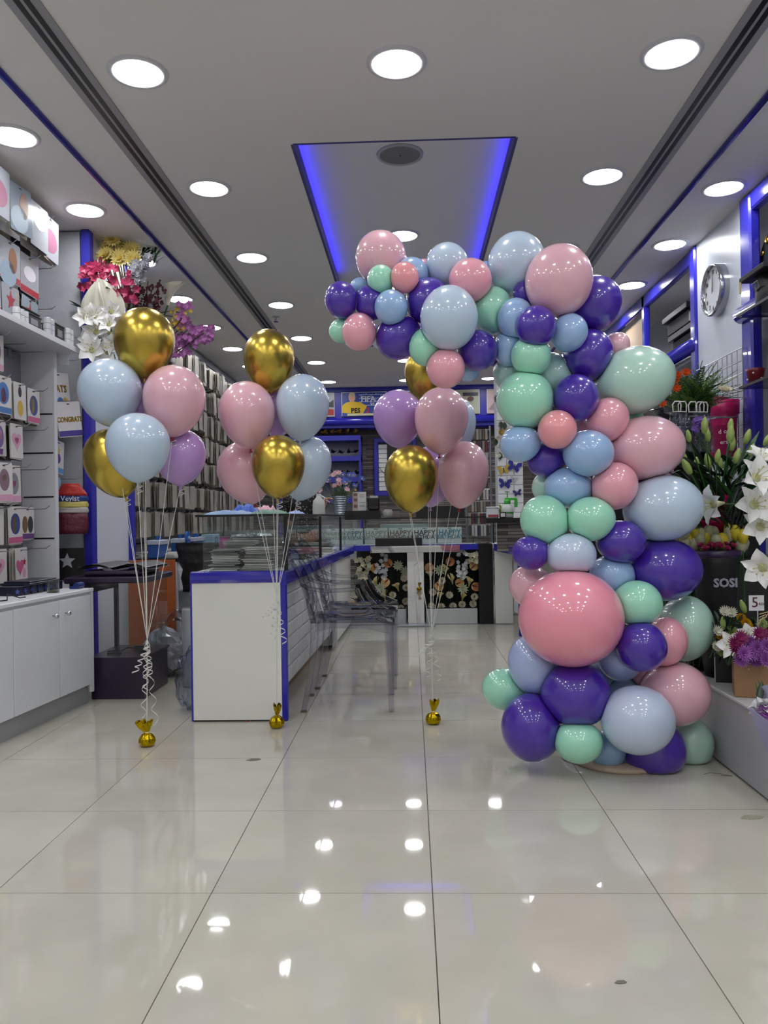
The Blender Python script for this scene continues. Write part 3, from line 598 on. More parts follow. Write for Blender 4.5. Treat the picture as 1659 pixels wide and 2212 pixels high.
part('far_panel', ct, strip(B(), -.3, -.03, 6.0, YE, .03, .69), FLW); part('shelf_post', ct, strip(B(), -.03, .0, 5.93, 6.0, .03, .69), M('B8BABC', .4))
# wall bricks: white relief bricks on the side
BM = M('D5D7D6', .55, bump=.5, scale=45); bb = B().box(-.006, .008, .002, .148, .002, .074, .006).mesh('brick', BM)
for r_ in range(7):
    y = yf + .035 - (.075 if r_ % 2 else 0)
    while y < 5.93:
        if y > yf: 
            o = link('brick', bb, ct, M_=T(cx(y) - .04, y, .145 + r_ * .0765) @ Rz(-math.atan(dx)))
        y += .15
part('left_wall', ct, B().box(x0, x0 + .015, yf + .02, YE, 0, .7), WC)
# upper glass showcase
sh = E_('glass_showcase', (0, 0, 0), 'glass showcase with black top edge standing on the white counter', 'showcase')
xs0, xs1, ys = -1.05, -.655, 3.93; zt = 1.022
part('top_pane', sh, strip(B(), -.45, .012, ys - .03, YE + .0, zt - .008, zt), GLS); part('edge_trim', sh, B().box(xs0 - .03, xs1 + .045, ys - .034, ys - .022, zt - .006, zt + .006), BLK, label='black top edge')
part('edge_trim', sh, strip(B(), .008, .016, ys - .03, YE, zt - .004, zt + .006), BLK)
part('pane', sh, B().box(xs0, xs1 + .025, ys - .003, ys + .003, .742, zt - .008), GLS, label='front pane'); part('pane', sh, B().box(xs0 - .003, xs0 + .003, ys, YE, .742, zt - .008), GLS)
for a, b_ in ((ys, 5.15), (5.17, 6.3), (6.32, YE)): part('pane', sh, strip(B(), -.006, .0, a, b_, .742, zt - .008), GLS)
for y in (ys, 5.15, 6.3): part('seal_strip', sh, strip(B(), -.01, .008, y - .008, y + .008, .742, zt - .008), BLK, label='black seal between panes')
# stacks of flat packs inside
PKM = [M('B4B1A8', .22, coat=.5, var=.15, scale=9), M('94928B', .2, coat=.5), M('CCCBC6', .2, coat=.5), M('5A6468', .2, coat=.5)]
def pile(x, y, n, lb, w=.16, d=.2, z=.741, th_=.0085):
    for i in range(n):
        b = B(); b.box(-w / 2, w / 2, -d / 2, d / 2, 0, th_ * .8, .002)
        thing1('flat_pack', b, PKM[int(R() * 3.4)], lb, 'pack', 'film-wrapped flat packs in the showcase', M_=T(x + U(-.012, .012), y + U(-.01, .01), z + i * th_) @ Rz(U(-.12, .12)))
pile(-.96, 4.08, 13, 'film-wrapped flat pack in the near left pile of the showcase', .14); pile(-.79, 4.1, 14, 'film-wrapped flat pack in the near right pile of the showcase', .15)
pile(-.95, 4.35, 17, 'film-wrapped flat pack in the second left pile of the showcase'); pile(-.76, 4.38, 12, 'film-wrapped flat pack in the second right pile of the showcase', .15)
pile(-.9, 4.7, 19, 'film-wrapped flat pack in the third pile of the showcase', .3); pile(-.82, 5.1, 9, 'film-wrapped flat pack in the middle pile of the showcase', .3)
pile(-.8, 5.6, 7, 'film-wrapped flat pack in the fourth pile of the showcase', .3); pile(-.75, 6.1, 9, 'film-wrapped flat pack in the far pile of the showcase', .28)
for i, (px, py, c) in enumerate(((520, 1160, 'A8ACB0'), (545, 1165, '6A7076'), (570, 1165, 'C0C4C8'))):
    q = P(px, py, 4.9 + i * .2); bag('film_bundle', 'crumpled %s film bundle on the showcase packs' % ('silver', 'dark', 'white')[i], (q.x, q.y, .85), (.07, .08, .03), .5, M(c, .15, coat=.5), None, 14, 8)
# things on top of the showcase
def cloth(lb, px0, px1, Y, h, c, seed):
    a, c_ = P(px0, 1100, Y), P(px1, 1100, Y); b = B(); n, m = 18, 8; vs = []; fs = []
    for i in range(n + 1):
        for j in range(m + 1):
            u, v = i / n, j / m; e = math.sin(PI * u) ** .5 * math.sin(PI * v) ** .5
            vs.append((a.x + (c_.x - a.x) * u, Y + (v - .5) * .2, zt + .007 + e * (h * (.6 + .5 * noise.noise(Vector((u * 6 + seed, v * 5, seed)))))))
    for i in range(n):
        for j in range(m): k = i * (m + 1) + j; fs.append((k, k + m + 1, k + m + 2, k + 1))
    thing1('folded_cloth', b.add(vs, fs), M(c, .5), lb, 'cloth', 'coloured heaps on the showcase', True)
cloth('light blue balloon heap on the showcase, leftmost', 448, 545, 4.15, .035, '7FA6D0', 1); cloth('bright blue shiny plastic heap under the pink balloon', 500, 560, 4.5, .09, '2A5CC0', 2)
cloth('pink crumpled heap on the showcase behind the gold balloon', 548, 602, 4.6, .075, 'D09AAC', 3); cloth('green cord heap on the showcase', 545, 622, 4.2, .035, '4E8C74', 4); cloth('pale blue rubber heap on the showcase right of the green one', 625, 655, 4.6, .03, '8EA8DC', 5)
q = P(689, 1112, 5.6)
t = E_('plastic_jug', (q.x, q.y, zt + .006), 'white translucent plastic jug with handle on the showcase', 'jug')
part('body', t, B().lathe([(.0, 0), (.042, 0), (.045, .01), (.045, .07), (.04, .1), (.018, .125), (.014, .14), (0, .14)], 18), M('B9BDB4', .35, sub=.1), True); part('handle', t, B().tube([(.035, 0, .1), (.045, 0, .12), (.015, 0, .135)], .006, 6), M('C9CCC6', .35), True); part('cap', t, B().cyl((0, 0, .138), (0, 0, .15), .016), M('D5D5D2', .4))

# ================================================================== BACK COUNTER AREA
YC = 7.35
bc = E_('back_counter', (0, 0, 0), 'glass topped blue counter closing the back of the shop', 'counter')
part('band', bc, B().box(-.545, .74, YC - .01, YC + .02, .69, .742), BLUE); part('worktop', bc, B().box(-.545, 1.2, YC + .02, YC + .5, .7, .735), WC)
part('back_panel', bc, B().box(-.545, .75, YC + .4, YC + .42, 0, .7), M('3A3836', .6)); part('black_pillar', bc, B().box(.615, .745, YC - .04, YC + .3, 0, .742), BLK)
sc = E_('glass_showcase', (0, 0, 0), 'long glass showcase on the back counter holding birthday packs', 'showcase')
part('top_pane', sc, B().box(-.6, .78, YC - .02, YC + .42, .985, .995), GLS); part('pane', sc, B().box(-.6, .76, YC, YC + .006, .742, .985), GLS, label='front pane'); part('shelf', sc, B().box(-.55, .75, YC + .02, YC + .4, .742, .75), GLS)
part('edge_trim', sc, B().box(-.62, .8, YC - .024, YC - .018, .984, .998), BLK); part('corner_seal', sc, B().box(.755, .765, YC, YC + .02, .742, .985), BLK)
hb = [('4A6A78', 'grey-blue'), ('8A9282', 'pale grey'), ('6A4A2E', 'brown'), ('111114', 'black'), ('2F7A8A', 'teal and gold'), ('7A8478', 'faint grey')]
for i, (a, c) in enumerate(((737, 785), (787, 838), (840, 890), (892, 943), (945, 998), (705, 735))):
    p0, p1 = P(a, 1180, YC + .06), P(c, 1145, YC + .06)
    t = E_('birthday_pack', ((p0.x + p1.x) / 2, YC + .06, .751), 'white hanging pack lettered HAPPY BIRTHDAY in %s on the back showcase' % hb[i][1], 'pack', 'birthday packs in the back showcase'); w_ = (p1.x - p0.x) / 2 * .97
    part('sleeve', t, B().box(-w_, w_, 0, .012, 0, .15, .003), M('C3CEC8', .3)); part('hanging_slot', t, B().box(-.02, .02, -.001, 0, .138, .144), BLK)
    link('lettering', text('HAPPY', w_ * .62, M(hb[i][0], .4), .001), t, M_=T(0, -.0015, .1) @ FY); link('lettering', text('BIRTHDAY', w_ * .48, M(hb[i][0], .4), .001), t, M_=T(0, -.0015, .058) @ FY)
thing1('frosted_tray', B().box(-.3, .16, 0, .2, 0, .075, .006), M('8FA0A0', .3), 'pale frosted box lying behind the birthday packs', 'box', M_=T(.0, YC + .15, .86)); thing1('tray_stand', B().box(-.28, .14, .02, .18, 0, .11), M('50565A', .4), 'grey riser under the frosted box', 'riser', M_=T(.0, YC + .15, .75))
# mirror console
mt = E_('mirror_console', (0, 0, 0), 'mirrored T-shaped console standing before the back counter', 'table'); MIR = M('C8C8CC', .02, 1.)
part('mirror_top', mt, B().box(-.385, .44, YC - .13, YC - .03, .675, .74, .003), MIR, label='mirrored top beam'); part('mirror_column', mt, B().box(-.045, .105, YC - .12, YC - .04, .02, .675), MIR, label='mirrored column'); part('foot', mt, B().box(-.14, .2, YC - .18, YC + .0, 0, .02, .004), M('8E9498', .25))
thing1('black_box', B().box(-.335, .095, 0, .12, 0, .07, .004), BLK, 'long low black box on the mirrored console', 'box', M_=T(0, YC - .14, .74))
# top items on back showcase
def onb(px, dy=.15): q = P(px, 1118, YC + dy); return (q.x, YC + dy, .995)
t = E_('riser_box', onb(784), 'long black riser box on the back showcase left of the patterned pot', 'box'); part('body', t, B().box(-.17, .17, -.08, .08, 0, .068), BLK); part('rim', t, B().box(-.174, .174, -.084, .084, .068, .074), M('1A1A1E', .3))
t = E_('riser_box', onb(955, .2), 'long black riser box on the back showcase behind the ribbons', 'box'); part('body', t, B().box(-.25, .21, -.08, .08, 0, .1), BLK); part('rim', t, B().box(-.254, .214, -.084, .084, .1, .106), M('1A1A1E', .3))
x, y, z = onb(777, .15)
t = E_('menu_stand', (x, y, z + .074), 'upright acrylic stand with photo sheet and white text sheet on the left riser', 'sign'); part('sheet', t, B().box(-.065, .065, 0, .004, 0, .18), M('C9C9C4', .4)); part('photo_strip', t, B().box(-.06, -.015, -.001, 0, .01, .17), M('B99C8E', .4))
for zz in (.03, .09, .14): part('photo', t, B().box(-.055, -.02, -.002, -.001, zz, zz + .028), M('6E5850', .4))
for zz in (.04, .05, .075, .13, .15): part('text_line', t, B().box(.0, .05, -.001, 0, zz, zz + .004), M('6A6A6E', .5))
x, y, z = onb(808, .15)
t = E_('receipt_printer', (x, y, z + .074), 'black receipt printer with paper on the left riser', 'printer'); part('case', t, B().box(-.055, .055, -.06, .06, 0, .12, .012), BLK); part('paper', t, B().box(-.035, .04, -.02, .02, .12, .14), M('BDBDB8', .5)); part('drawer_slot', t, B().box(-.045, .045, -.062, -.058, .02, .04), M('222226', .3))
x, y, z = onb(838, .02)
t = E_('patterned_pot', (x, y, z), 'small round pot with white wavy pattern on the back showcase', 'pot'); part('pot', t, B().lathe([(.02, 0), (.035, .008), (.046, .035), (.046, .06), (.036, .082), (.03, .085)], 20), brickm('C9C9C4', 'E0E0DC', '3A3A3A', .012, .008, .5, .4, ms=.02), True); part('rim', t, B().lathe([(.03, .085), (.036, .086), (.036, .092), (.028, .092)], 20), M('55555A', .3))
t = E_('branch_arrangement', (x, y + .02, z + .08), 'thin dark branch with long leaf rising from the patterned pot', 'branch'); part('stem', t, B().tube([(0, 0, 0), (0, 0, .2), (-.02, 0, .33), (-.08, 0, .4)], .003, 5), M('2A3A30', .5))
b = B(); b.m = T(-.02, 0, .35) @ Rz(PI) @ Ry(-.2); b.petal(.14, .02, .6, .2); part('leaf', t, b, DGREEN)
x, y, z = onb(735, .1)
t = E_('ribbed_vase', (x, y, z), 'tall ribbed metal vase on the back showcase', 'vase')
part('vase', t, B().lathe([(.045, 0), (.05, .01), (.066, .2), (.07, .215), (.062, .215), (.06, .2)], 28, lambda a, i: .03 * math.cos(14 * a)), M('8C9AA0', .2, .6), True)
for i in range(9): part('ring', t, B().tube([((.052 + i * .0018) * math.cos(a), (.052 + i * .0018) * math.sin(a), .015 + i * .022) for a in [2 * PI * k / 20 for k in range(20)]], .0025, 4, True), M('AEB8BC', .2, .7))
# flowers of the vase
def blossom(n, L, w, curl, z0, cup=.2, shape=.8, ruf=0., rings=1):
    b = B()
    for r_ in range(rings):
        for k in range(n):
            f = 1 - .22 * r_; b.m = Rz(2 * PI * (k + .5 * r_) / n + U(-.06, .06)); b.petal(L * f, w * f, curl, cup, 4, 2, shape, ruf, z0 + .35 * r_)
    return b
def parts_flower(name, loc, d, defs, lb, cat='flower', gr=None):
    t = E_(name, (0, 0, 0), lb, cat, gr, M_=aim(loc, d) @ Rz(U(0, 6)))
    for nm, me in defs: link(nm, me, t)
    return t
def spray(name, lb, c, gr=None):
    return E_(name, c, lb, 'flower spray', gr)
def bloom(t, loc, d, me, nm='bloom', s_=1.):
    o = link(nm, me, t, M_=t.matrix_world.inverted() @ aim(loc, d) @ Rz(U(0, 6)) @ S(s_)); return o
def stemmed(name, root, tip, defs, lb, gr, mat=GREEN, d=None, r_=.003, cat='flower', bend=.15):
    root, tip = Vector(root), Vector(tip); d = Vector(d) if d is not None else (tip - root).normalized() + Vector((0, -.4, 0))
    Mx = aim(tip, d) @ Rz(U(0, 6)); t = E_(name, (0, 0, 0), lb, cat, gr, M_=Mx); inv = Mx.inverted()
    for nm, me in defs: link(nm, me, t)
    mid = (root + tip) / 2 + Vector((U(-1, 1), U(-1, 1), 0)) * bend * (tip - root).length * .3
    b = B(); b.m = inv; b.tube([root, mid, tip - d.normalized() * .004, tip], r_, 5); part('stem', t, b, mat); return t
ANP = blossom(7, .035, .024, .4, .35).mesh('petals', M('D0A6B4', .5)); ANB = blossom(7, .035, .024, .4, .35).mesh('petals', M('4A5EB0', .5)); ANY = blossom(9, .02, .012, .4, .35).mesh('petals', M('C8A030', .5))
EYE = B().ell((0, 0, .006), (.008, .008, .006), 8, 5).mesh('centre', M('C8B46A', .6))
vx, vy, vz = x, y, z + .2
for i in range(34):
    u, v = U(-1, 1), U(0, 1); blue_ = i % 2; tip = Vector((vx + u * .17 + (.05 if blue_ else -.02), vy + U(-.08, .1), vz + .04 + v * .15 + (1 - abs(u)) * .06)); yl = i >= 30
    if yl: tip.z -= .04
    stemmed('anemone', (vx + u * .03, vy, vz - .1), tip, [('petals', ANY if yl else (ANB if blue_ else ANP)), ('centre', EYE)], '%s anemone in the ribbed metal vase' % ('small yellow' if yl else ('blue' if blue_ else 'pale pink')), 'anemones in the ribbed vase', M('6A7E5A', .5), (u * .6, -.8, .6), .002)
b = B()
for i in range(90):
    b.m = T(vx + U(-.03, .03), vy, vz - .02) @ Rz(U(0, 6.3)) @ Ry(-U(.5, 1.4)); b.petal(U(.07, .14), .03, -.4, .2, 3, 2)
o = thing1('vase_foliage', b, M('66785A', .6), 'grey green leaves spilling over the ribbed vase rim', 'foliage'); o['kind'] = 'stuff'
# blue items / desk cloth right
# back wall features -------------------------------------------------
hd = E_('poster_header', (0, 0, 0), 'blue framed header panel with posters across the back wall', 'header panel')
yh = YB - .35
part('backing', hd, B().box(XL, 1.9, yh + .02, YB, 2.28, CZ), BLUEM); b = B(); b.m = T(0, yh + .0, 2.37) @ Ry(PI / 2)
part('rail', hd, B().tube([(XL, yh + .02, 2.37), (1.9, yh + .02, 2.37)], .055, 14), BLUE, True); part('top_rail', hd, B().box(XL, 1.9, yh - .01, yh + .02, 2.79, CZ), BLUEM)
def pm(x0, x1): return (x0, x1)
edges = [(640, 722), (738, 836), (843, 890), (985, 1036), (1052, 1120)]
plabel = ['poster of a red car under grey sky, left end of the header', 'football video game poster with a yellow shirted player', 'narrow blue poster beside the football poster', 'pale green poster with a round dark logo', 'pink grey action poster behind the mint balloon']
pcol = ['9AA0A4', '3A4C9C', '2C3C90', 'A8AC98', 'C0A8AA']
for i, (a, c) in enumerate(edges):
    p0, p1 = P(a, 903, yh - .02), P(c, 850, yh - .02)
    t = E_('wall_poster', (p0.x, yh - .012, 2.44), plabel[i], 'poster', 'posters on the blue header'); w_ = p1.x - p0.x; h = .34
    part('sheet', t, B().box(0, w_, 0, .01, 0, h), M(pcol[i], .35, var=.3, scale=7)); part('border', t, B().box(0, w_, -.001, .0, h - .008, h).box(0, .008, -.001, 0, 0, h).box(w_ - .008, w_, -.001, 0, 0, h), M('CFCFD4', .4))
    if i == 0: part('printed_car', t, B().ext([(.2, .02), (w_ - .01, .02), (w_ - .01, .1), (.4, .12), (.3, .08)], -.003, -.001), M('A03028', .4)); part('printed_trees', t, B().ext([(.35, .14), (w_ - .01, .13), (w_ - .01, .24), (.48, .2), (.42, .24)], -.003, -.001), DK)
    if i == 1:
        sk = M('D8A890', .5); yl = M('D8B424', .5); part('printed_shirt', t, B().ext([(.01, .05), (.3, .03), (.36, .14), (.27, .19), (.18, .205), (.12, .205), (.06, .19), (.01, .15)], -.003, -.001), yl)
        part('printed_head', t, B().ext([(.15 + .05 * math.cos(a), .26 + .06 * math.sin(a)) for a in [2 * PI * k / 14 for k in range(14)]], -.004, -.002), sk); part('printed_hair', t, B().ext([(.1, .28), (.2, .28), (.19, .325), (.15, .335), (.11, .325)], -.005, -.003), M('C8B8A0', .5)); part('printed_neck', t, B().ext([(.12, .2), (.18, .2), (.18, .22), (.12, .22)], -.0035, -.0015), sk)
        link('lettering', text('FIFA', .11, M('DADADA', .4), .002), t, M_=T(.38, -.004, .235) @ FY); link('lettering', text('VS', .06, M('E0E0E4', .4), .001), t, M_=T(.44, -.004, .16) @ FY)
        link('lettering', text('PES', .09, M('121218', .4), .003), t, M_=T(.2, -.006, .075) @ FY); link('lettering', text('2', .1, M('C02030', .4), .003), t, M_=T(.37, -.006, .075) @ FY); part('printed_wall', t, B().box(.25, w_ - .01, -.002, -.001, .13, h - .02), brickm('2A3C98', '3C50B0', 'C8D0E8', .14, .05, .1, .4, ms=.008)); part('printed_base', t, B().box(.08, w_ - .01, -.0035, -.002, .005, .035), M('C8C8A0', .5))
    if i == 3: part('printed_logo', t, B().ext([(w_ * .62 + .045 * math.cos(a), .21 + .035 * math.sin(a)) for a in [2 * PI * k / 16 for k in range(16)]], -.003, -.001), M('5A3A34', .5)); part('printed_bar', t, B().box(.1, w_ - .02, -.002, -.001, .25, .3), DK)
    if i == 4: part('printed_rocks', t, B().ext([(0.02, .05), (.3, .04), (.36, .16), (.25, .24), (.12, .18)], -.003, -.001), M('8A8088', .5))
# blue shelving unit at the back
def bx(px0, px1, py0, py1, Y): a, c = P(px0, py1, Y), P(px1, py0, Y); return a.x, c.x, a.z, c.z
ysu = YB - .35; a0, a1, z0, z1 = bx(600, 779, 940, 1120, ysu)
t = E_('blue_shelf_unit', (0, ysu, 0), 'blue open shelf unit against the stone back wall', 'shelf unit')
part('side', t, B().box(a1 - .03, a1, 0, .34, .4, z1), BLUEM); part('side', t, B().box(a0, a0 + .03, 0, .34, .4, z1), BLUEM); part('back', t, B().box(a0, a1, .33, .34, .4, z1), M('A9ACB0', .6))
for zz in (z1 - .07, z1 - .36, z1 - .66, z1 - .95): part('shelf', t, B().box(a0, a1, -.005, .33, zz, zz + .07), BLUEM)
for i in range(26):
    zz = (z1, z1 - .29, z1 - .59)[i % 3]; xx = a1 - .08 - (i // 3) * .11; top = i % 3 == 0
    if top: c, nm = ('B8952A', 'gold') if i < 15 else ('5A3A90', 'purple')
    else: c, nm = '17171B', 'black'
    b = B()
    for k in range(10): b.m = T(0, 0, .04) @ Rz(U(0, 6.3)) @ Ry(-U(.0, 1.2)); b.petal(U(.05, .09), .035, U(-1, 1), .4, 3, 2)
    thing1('gift_bow', b, M(c, .25, .6 if top else 0.), '%s crumpled bow heaped on the %s blue shelf' % (nm, ('top of the', 'upper', 'lower')[i % 3]), 'bow', '%s bows on the blue shelves' % nm, M_=T(xx, ysu + U(.05, .12), zz + .005))
# blue framed niche
a0, a1, z0, z1 = bx(808, 900, 944, 1072, YB - .06); t = E_('blue_framed_niche', (0, YB - .06, 0), 'blue framed panel with white bricks on the stone wall', 'frame'); w_ = .07
part('frame', t, B().box(a0, a0 + w_, 0, .05, z0, z1, .01).box(a1 - w_, a1, 0, .05, z0, z1, .01).box(a0, a1, -.004, .05, z0, z0 + w_, .01).box(a0, a1, -.004, .05, z1 - w_, z1, .01), BLUEM); part('black_panel', t, B().box(a0 + .2, a1 - w_, .02, .05, z0 + w_, z1 - w_), BLK)
bm2 = B().box(0, .125, .0, .03, 0, .062, .006).mesh('brick', BM)
zz = z0 + w_ + .005
while zz < z1 - w_ - .06: link('brick', bm2, t, M_=T(a0 + w_ + .002, .01, zz)); zz += .068
# wire rack with packets right of centre
t = E_('wire_rack', (0, 0, 0), 'tall dark wire rack packed with stationery behind the back counter', 'rack'); p0 = P(1008, 1110, 8.6); p1 = P(1058, 920, 8.6)
for xx in (p0.x, p1.x): part('upright', t, B().cyl((xx, 8.6, 0), (xx, 8.6, p1.z), .012), WIRE)
for k in range(9): part('rail', t, B().cyl((p0.x, 8.6, .9 + k * .13), (p1.x, 8.6, .9 + k * .13), .005), WIRE)
for k in range(9):
    for j in range(7):
        b = B().box(-.013, .013, -.06, 0, -.115, 0, .003); thing1('blister_pack', b, (CD + CG + [M('6A2A3A', .4)])[(k * 5 + j * 3) % 9], 'narrow blister pack hanging on the tall wire rack', 'pack', 'blister packs on the wire rack', M_=T(p0.x + .03 + j * .032, 8.59, .9 + k * .13))
# hanging utensils: scissors & tools rack
q = P(1035, 1080, 8.0)
# butterfly pillar
a0, a1, z0, z1 = bx(1077, 1126, 790, 1108, 7.9); t = E_('white_brick_pillar', (0, 7.9, 0), 'slim white brick pillar decorated with butterflies and flowers', 'pillar')
part('core', t, B().box(a0, a1, .01, .25, 0, CZ), M('B9BDBE', .6)); zz = .02; r_ = 0; wb = a1 - a0
bw1 = B().box(0, wb * .62, 0, .014, 0, .088, .006).mesh('brick', BM); bw2 = B().box(0, wb * .35, 0, .014, 0, .088, .006).mesh('brick', BM)
while zz < CZ - .09:
    if r_ % 2: link('brick', bw1, t, M_=T(a0, 0, zz)); link('brick', bw2, t, M_=T(a0 + wb * .65, 0, zz))
    else: link('brick', bw2, t, M_=T(a0, 0, zz)); link('brick', bw1, t, M_=T(a0 + wb * .38, 0, zz))
    zz += .092; r_ += 1
def wing(s_):
    b = B(); b.m = Rz(0) @ Ry(0)
    for sg in (-1, 1):
        b.ext([(sg * .004, .0), (sg * .02, .035), (sg * .05, .045), (sg * .055, .02), (sg * .03, .0), (sg * .045, -.015), (sg * .03, -.04), (sg * .008, -.02)], -.002, .002)
    return b
for px, py, c, s_, rz, nm in ((1111, 1008, '2A2A8C', 1.3, .3, 'dark blue butterfly high on the right of the pillar'), (1088, 1015, 'B89A40', 1.1, -.2, 'gold butterfly left of the dark blue one'), (1091, 1045, '2C3088', 1.2, .1, 'blue butterfly in the middle of the pillar'), (1118, 1065, '3A3A78', .8, -.2, 'small blue butterfly low on the pillar'), (1109, 1035, 'B4B8C0', .7, .4, 'tiny silver butterfly between the blue ones')):
    q = P(px, py, 7.88); t = E_('paper_butterfly', (0, 0, 0), nm, 'butterfly', 'butterflies on the brick pillar', M_=T(q.x, 7.885, q.z) @ Ry(rz) @ S(s_))
    part('wings', t, wing(1), M(c, .3, .3)); part('body', t, B().tube([(0, -.004, -.02), (0, -.004, .022)], .004, 6), DK)
# black shelf with white boxes and sprayer
a0, a1, z0, z1 = bx(1050, 1150, 1118, 1130, 6.5)
t = E_('black_shelf', (0, 6.5, 0), 'narrow black shelf holding the sprayer and white tub', 'shelf'); part('board', t, B().box(a0, a1 + .1, 0, .3, z0, z1), BLK); part('post', t, B().box(a1 + .04, a1 + .08, .05, .1, 0, z0), M('3A3A3C', .4)); part('stone_panel', t, B().box(a0 + .1, a1 + .1, .1, .12, .7, z0), STONE)
zs = z1
q = P(1064, 1120, 6.6); t = E_('food_tub', (q.x, 6.6, zs), 'square white plastic tub with red label beside the sprayer', 'tub'); part('tub', t, B().box(-.05, .05, -.04, .04, 0, .085, .008), M('C9CCCC', .4)); part('lid', t, B().box(-.054, .054, -.044, .044, .085, .095, .003), M('D8DADA', .4)); part('printed_label', t, B().box(-.04, .045, -.042, -.04, .01, .03), M('A04048', .4))
q = P(1097, 1120, 6.62); t = E_('pump_sprayer', (q.x, 6.64, zs), 'white garden pump sprayer with green head', 'sprayer')
part('tank', t, B().lathe([(.045, 0), (.052, .01), (.052, .07), (.045, .095), (.025, .115), (.022, .13)], 18), M('BFC6BE', .35), True); part('collar', t, B().lathe([(.026, .115), (.028, .15), (.02, .155)], 14), M('3CA838', .35), True); part('handle', t, B().box(-.02, .08, -.012, .012, .15, .17, .004).box(.06, .085, -.012, .012, .09, .16, .004), M('3CA838', .35)); part('plunger', t, B().tube([(0, 0, .17), (0, 0, .215)], .004, 6).box(-.02, .02, -.005, .005, .215, .222), M('2E7A30', .35)); part('printed_band', t, B().lathe([(.0528, .035), (.0528, .05)], 18), M('3C8A40', .4))
q = P(1080, 1120, 6.55); t = E_('card_box', (q.x + .02, 6.53, zs), 'small black and white carton before the sprayer', 'box'); part('carton', t, B().box(-.025, .025, -.02, .02, 0, .05, .003), BLK); part('printed_label', t, B().box(-.018, .018, -.022, -.02, .01, .04), M('C8C8C8', .4))
for i in range(6):
    q = P(1082, 1118, 6.75); b = B(); b.m = Rz(U(2.2, 4.2)) @ Ry(-U(.3, 1.2)); b.petal(.1, .03, .2, .4, 4, 2)
    thing1('lily_bud', b, BUD, 'green bud leaning out beside the sprayer', 'flower bud', 'buds by the sprayer', M_=T(q.x + .01 * i, 6.75, zs + .03))
# white flowers & fern on pillar
for i, (px, py, c) in enumerate(((1082, 935, 'B8A05C'), (1075, 948, 'CFC9B8'), (1092, 905, 'E0E0DC'), (1078, 985, 'DADAD0'), (1098, 925, 'E0E0DC'), (1085, 800, 'D8D0A0'), (1080, 965, 'D0C8A0'))):
    q = P(px, py, 7.875); parts_flower('artificial_flower', q, (U(-.3, .3), -1, .2), [('petals', blossom(9, .05 if i == 0 else .035, .02, .8, .4, rings=2).mesh('petals', M(c, .6)))], '%s artificial flower fixed to the brick pillar' % ('large straw yellow', 'cream', 'white', 'ivory', 'white', 'pale yellow', 'pale straw')[i], gr='flowers on the pillar')
for i in range(5):
    q = P((1088, 1076, 1095, 1078, 1086)[i], (918, 955, 920, 862, 985)[i], 7.88); b = B()
    for k in range(7): b.m = Rz(PI + .9 * (k - 3) / 3) ; b.petal(.06, .014, .1, .1, 3, 2)
    thing1('fern_leaf', b, DGREEN, 'dark cut leaf tucked behind the pillar flowers', 'leaf', 'leaves on the pillar', M_=T(*q) @ Rx(PI / 2))
# right back counter
t = E_('side_counter', (0, 0, 0), 'white and blue counter unit at the back right', 'counter')
def quadbox(b, p, q, w_, z0, z1):
    p, q = Vector((*p, 0)), Vector((*q, 0)); n_ = Vector((-(q - p).y, (q - p).x, 0)).normalized() * w_
    vs = [v + Vector((0, 0, z)) for z in (z0, z1) for v in (p, q, q + n_, p + n_)]; return b.add(vs, [(3, 2, 1, 0), (4, 5, 6, 7), (0, 1, 5, 4), (1, 2, 6, 5), (2, 3, 7, 6), (3, 0, 4, 7)])
part('band', t, quadbox(B(), (.755, 7.3), (.86, 5.9), .03, .68, .742), BLUE); part('end_panel', t, B().box(.76, .92, 7.28, 7.3, .01, .68), FLW); part('side_panel', t, quadbox(B(), (.93, 7.3), (.99, 6.2), .02, .12, .68), BM); part('worktop', t, quadbox(B(), (.765, 7.3), (.87, 5.9), .4, .7, .735), WC)
part('corner_post', t, B().box(.875, .9, 6.55, 6.6, 0, .7), BLUE); part('front_panel', t, B().box(.9, 1.4, 6.3, 6.32, 0, .68), FLW)
for r_ in range(6):
    for k in range(3): o = link('brick', bb, t, M_=T(.93 + .006 * (r_ % 2), 6.75 + k * .15 + (.07 if r_ % 2 else 0), .2 + r_ * .078) @ Rz(PI))
thing1('small_carton', B().box(0, .08, 0, .08, 0, .14, .004).box(-.005, .0, .02, .06, .06, .1), M('3A3440', .4), 'dark little carton with ribbon on the floor by the right counter', 'box', M_=T(.92, 6.45, 0) @ Rz(.3))
# planters and flower wall
for a, c, lb in ((-.62, -.06, 'white trough planter left of the mirrored column'), (.12, .6, 'white trough planter right of the mirrored column')):
    t = E_('trough_planter', (0, 0, 0), lb, 'planter'); part('trough', t, B().box(a, c, YC - .02, YC + .25, 0, .145, .006), M('B8BEBC', .4)); part('soil', t, B().box(a + .01, c - .01, YC - .01, YC + .24, .145, .15), M('1C1814', .9))
def heartpetal(L):
    b = B(); n = 10; vs = [(0, 0, 0)]; 
    for k in range(n * 2): a = 2 * PI * k / (n * 2); r_ = L * .5 * (1 - .35 * math.cos(a + PI)) * (.85 + .15 * abs(math.sin(a))); vs.append((r_ * math.cos(a) + L * .1, r_ * math.sin(a) * .8, .12 * L * math.sin(a) ** 2 - .15 * L * max(0, math.cos(a))))
    return b.add(vs, [(0, k + 1, (k + 1) % (n * 2) + 1) for k in range(n * 2)])
SP = [heartpetal(.1).mesh('spathe', M(c, .25, coat=.4, var=.25, scale=14)) for c in ('D09C5C', 'CC8C58', 'D8AE70')]
SPX = B(); SPX.m = T(-.01, 0, .004) @ Ry(.9); SPX.cyl((0, 0, 0), (0, 0, .05), .006, .004, 8); SPX = SPX.mesh('spadix', M('5A2418', .5))
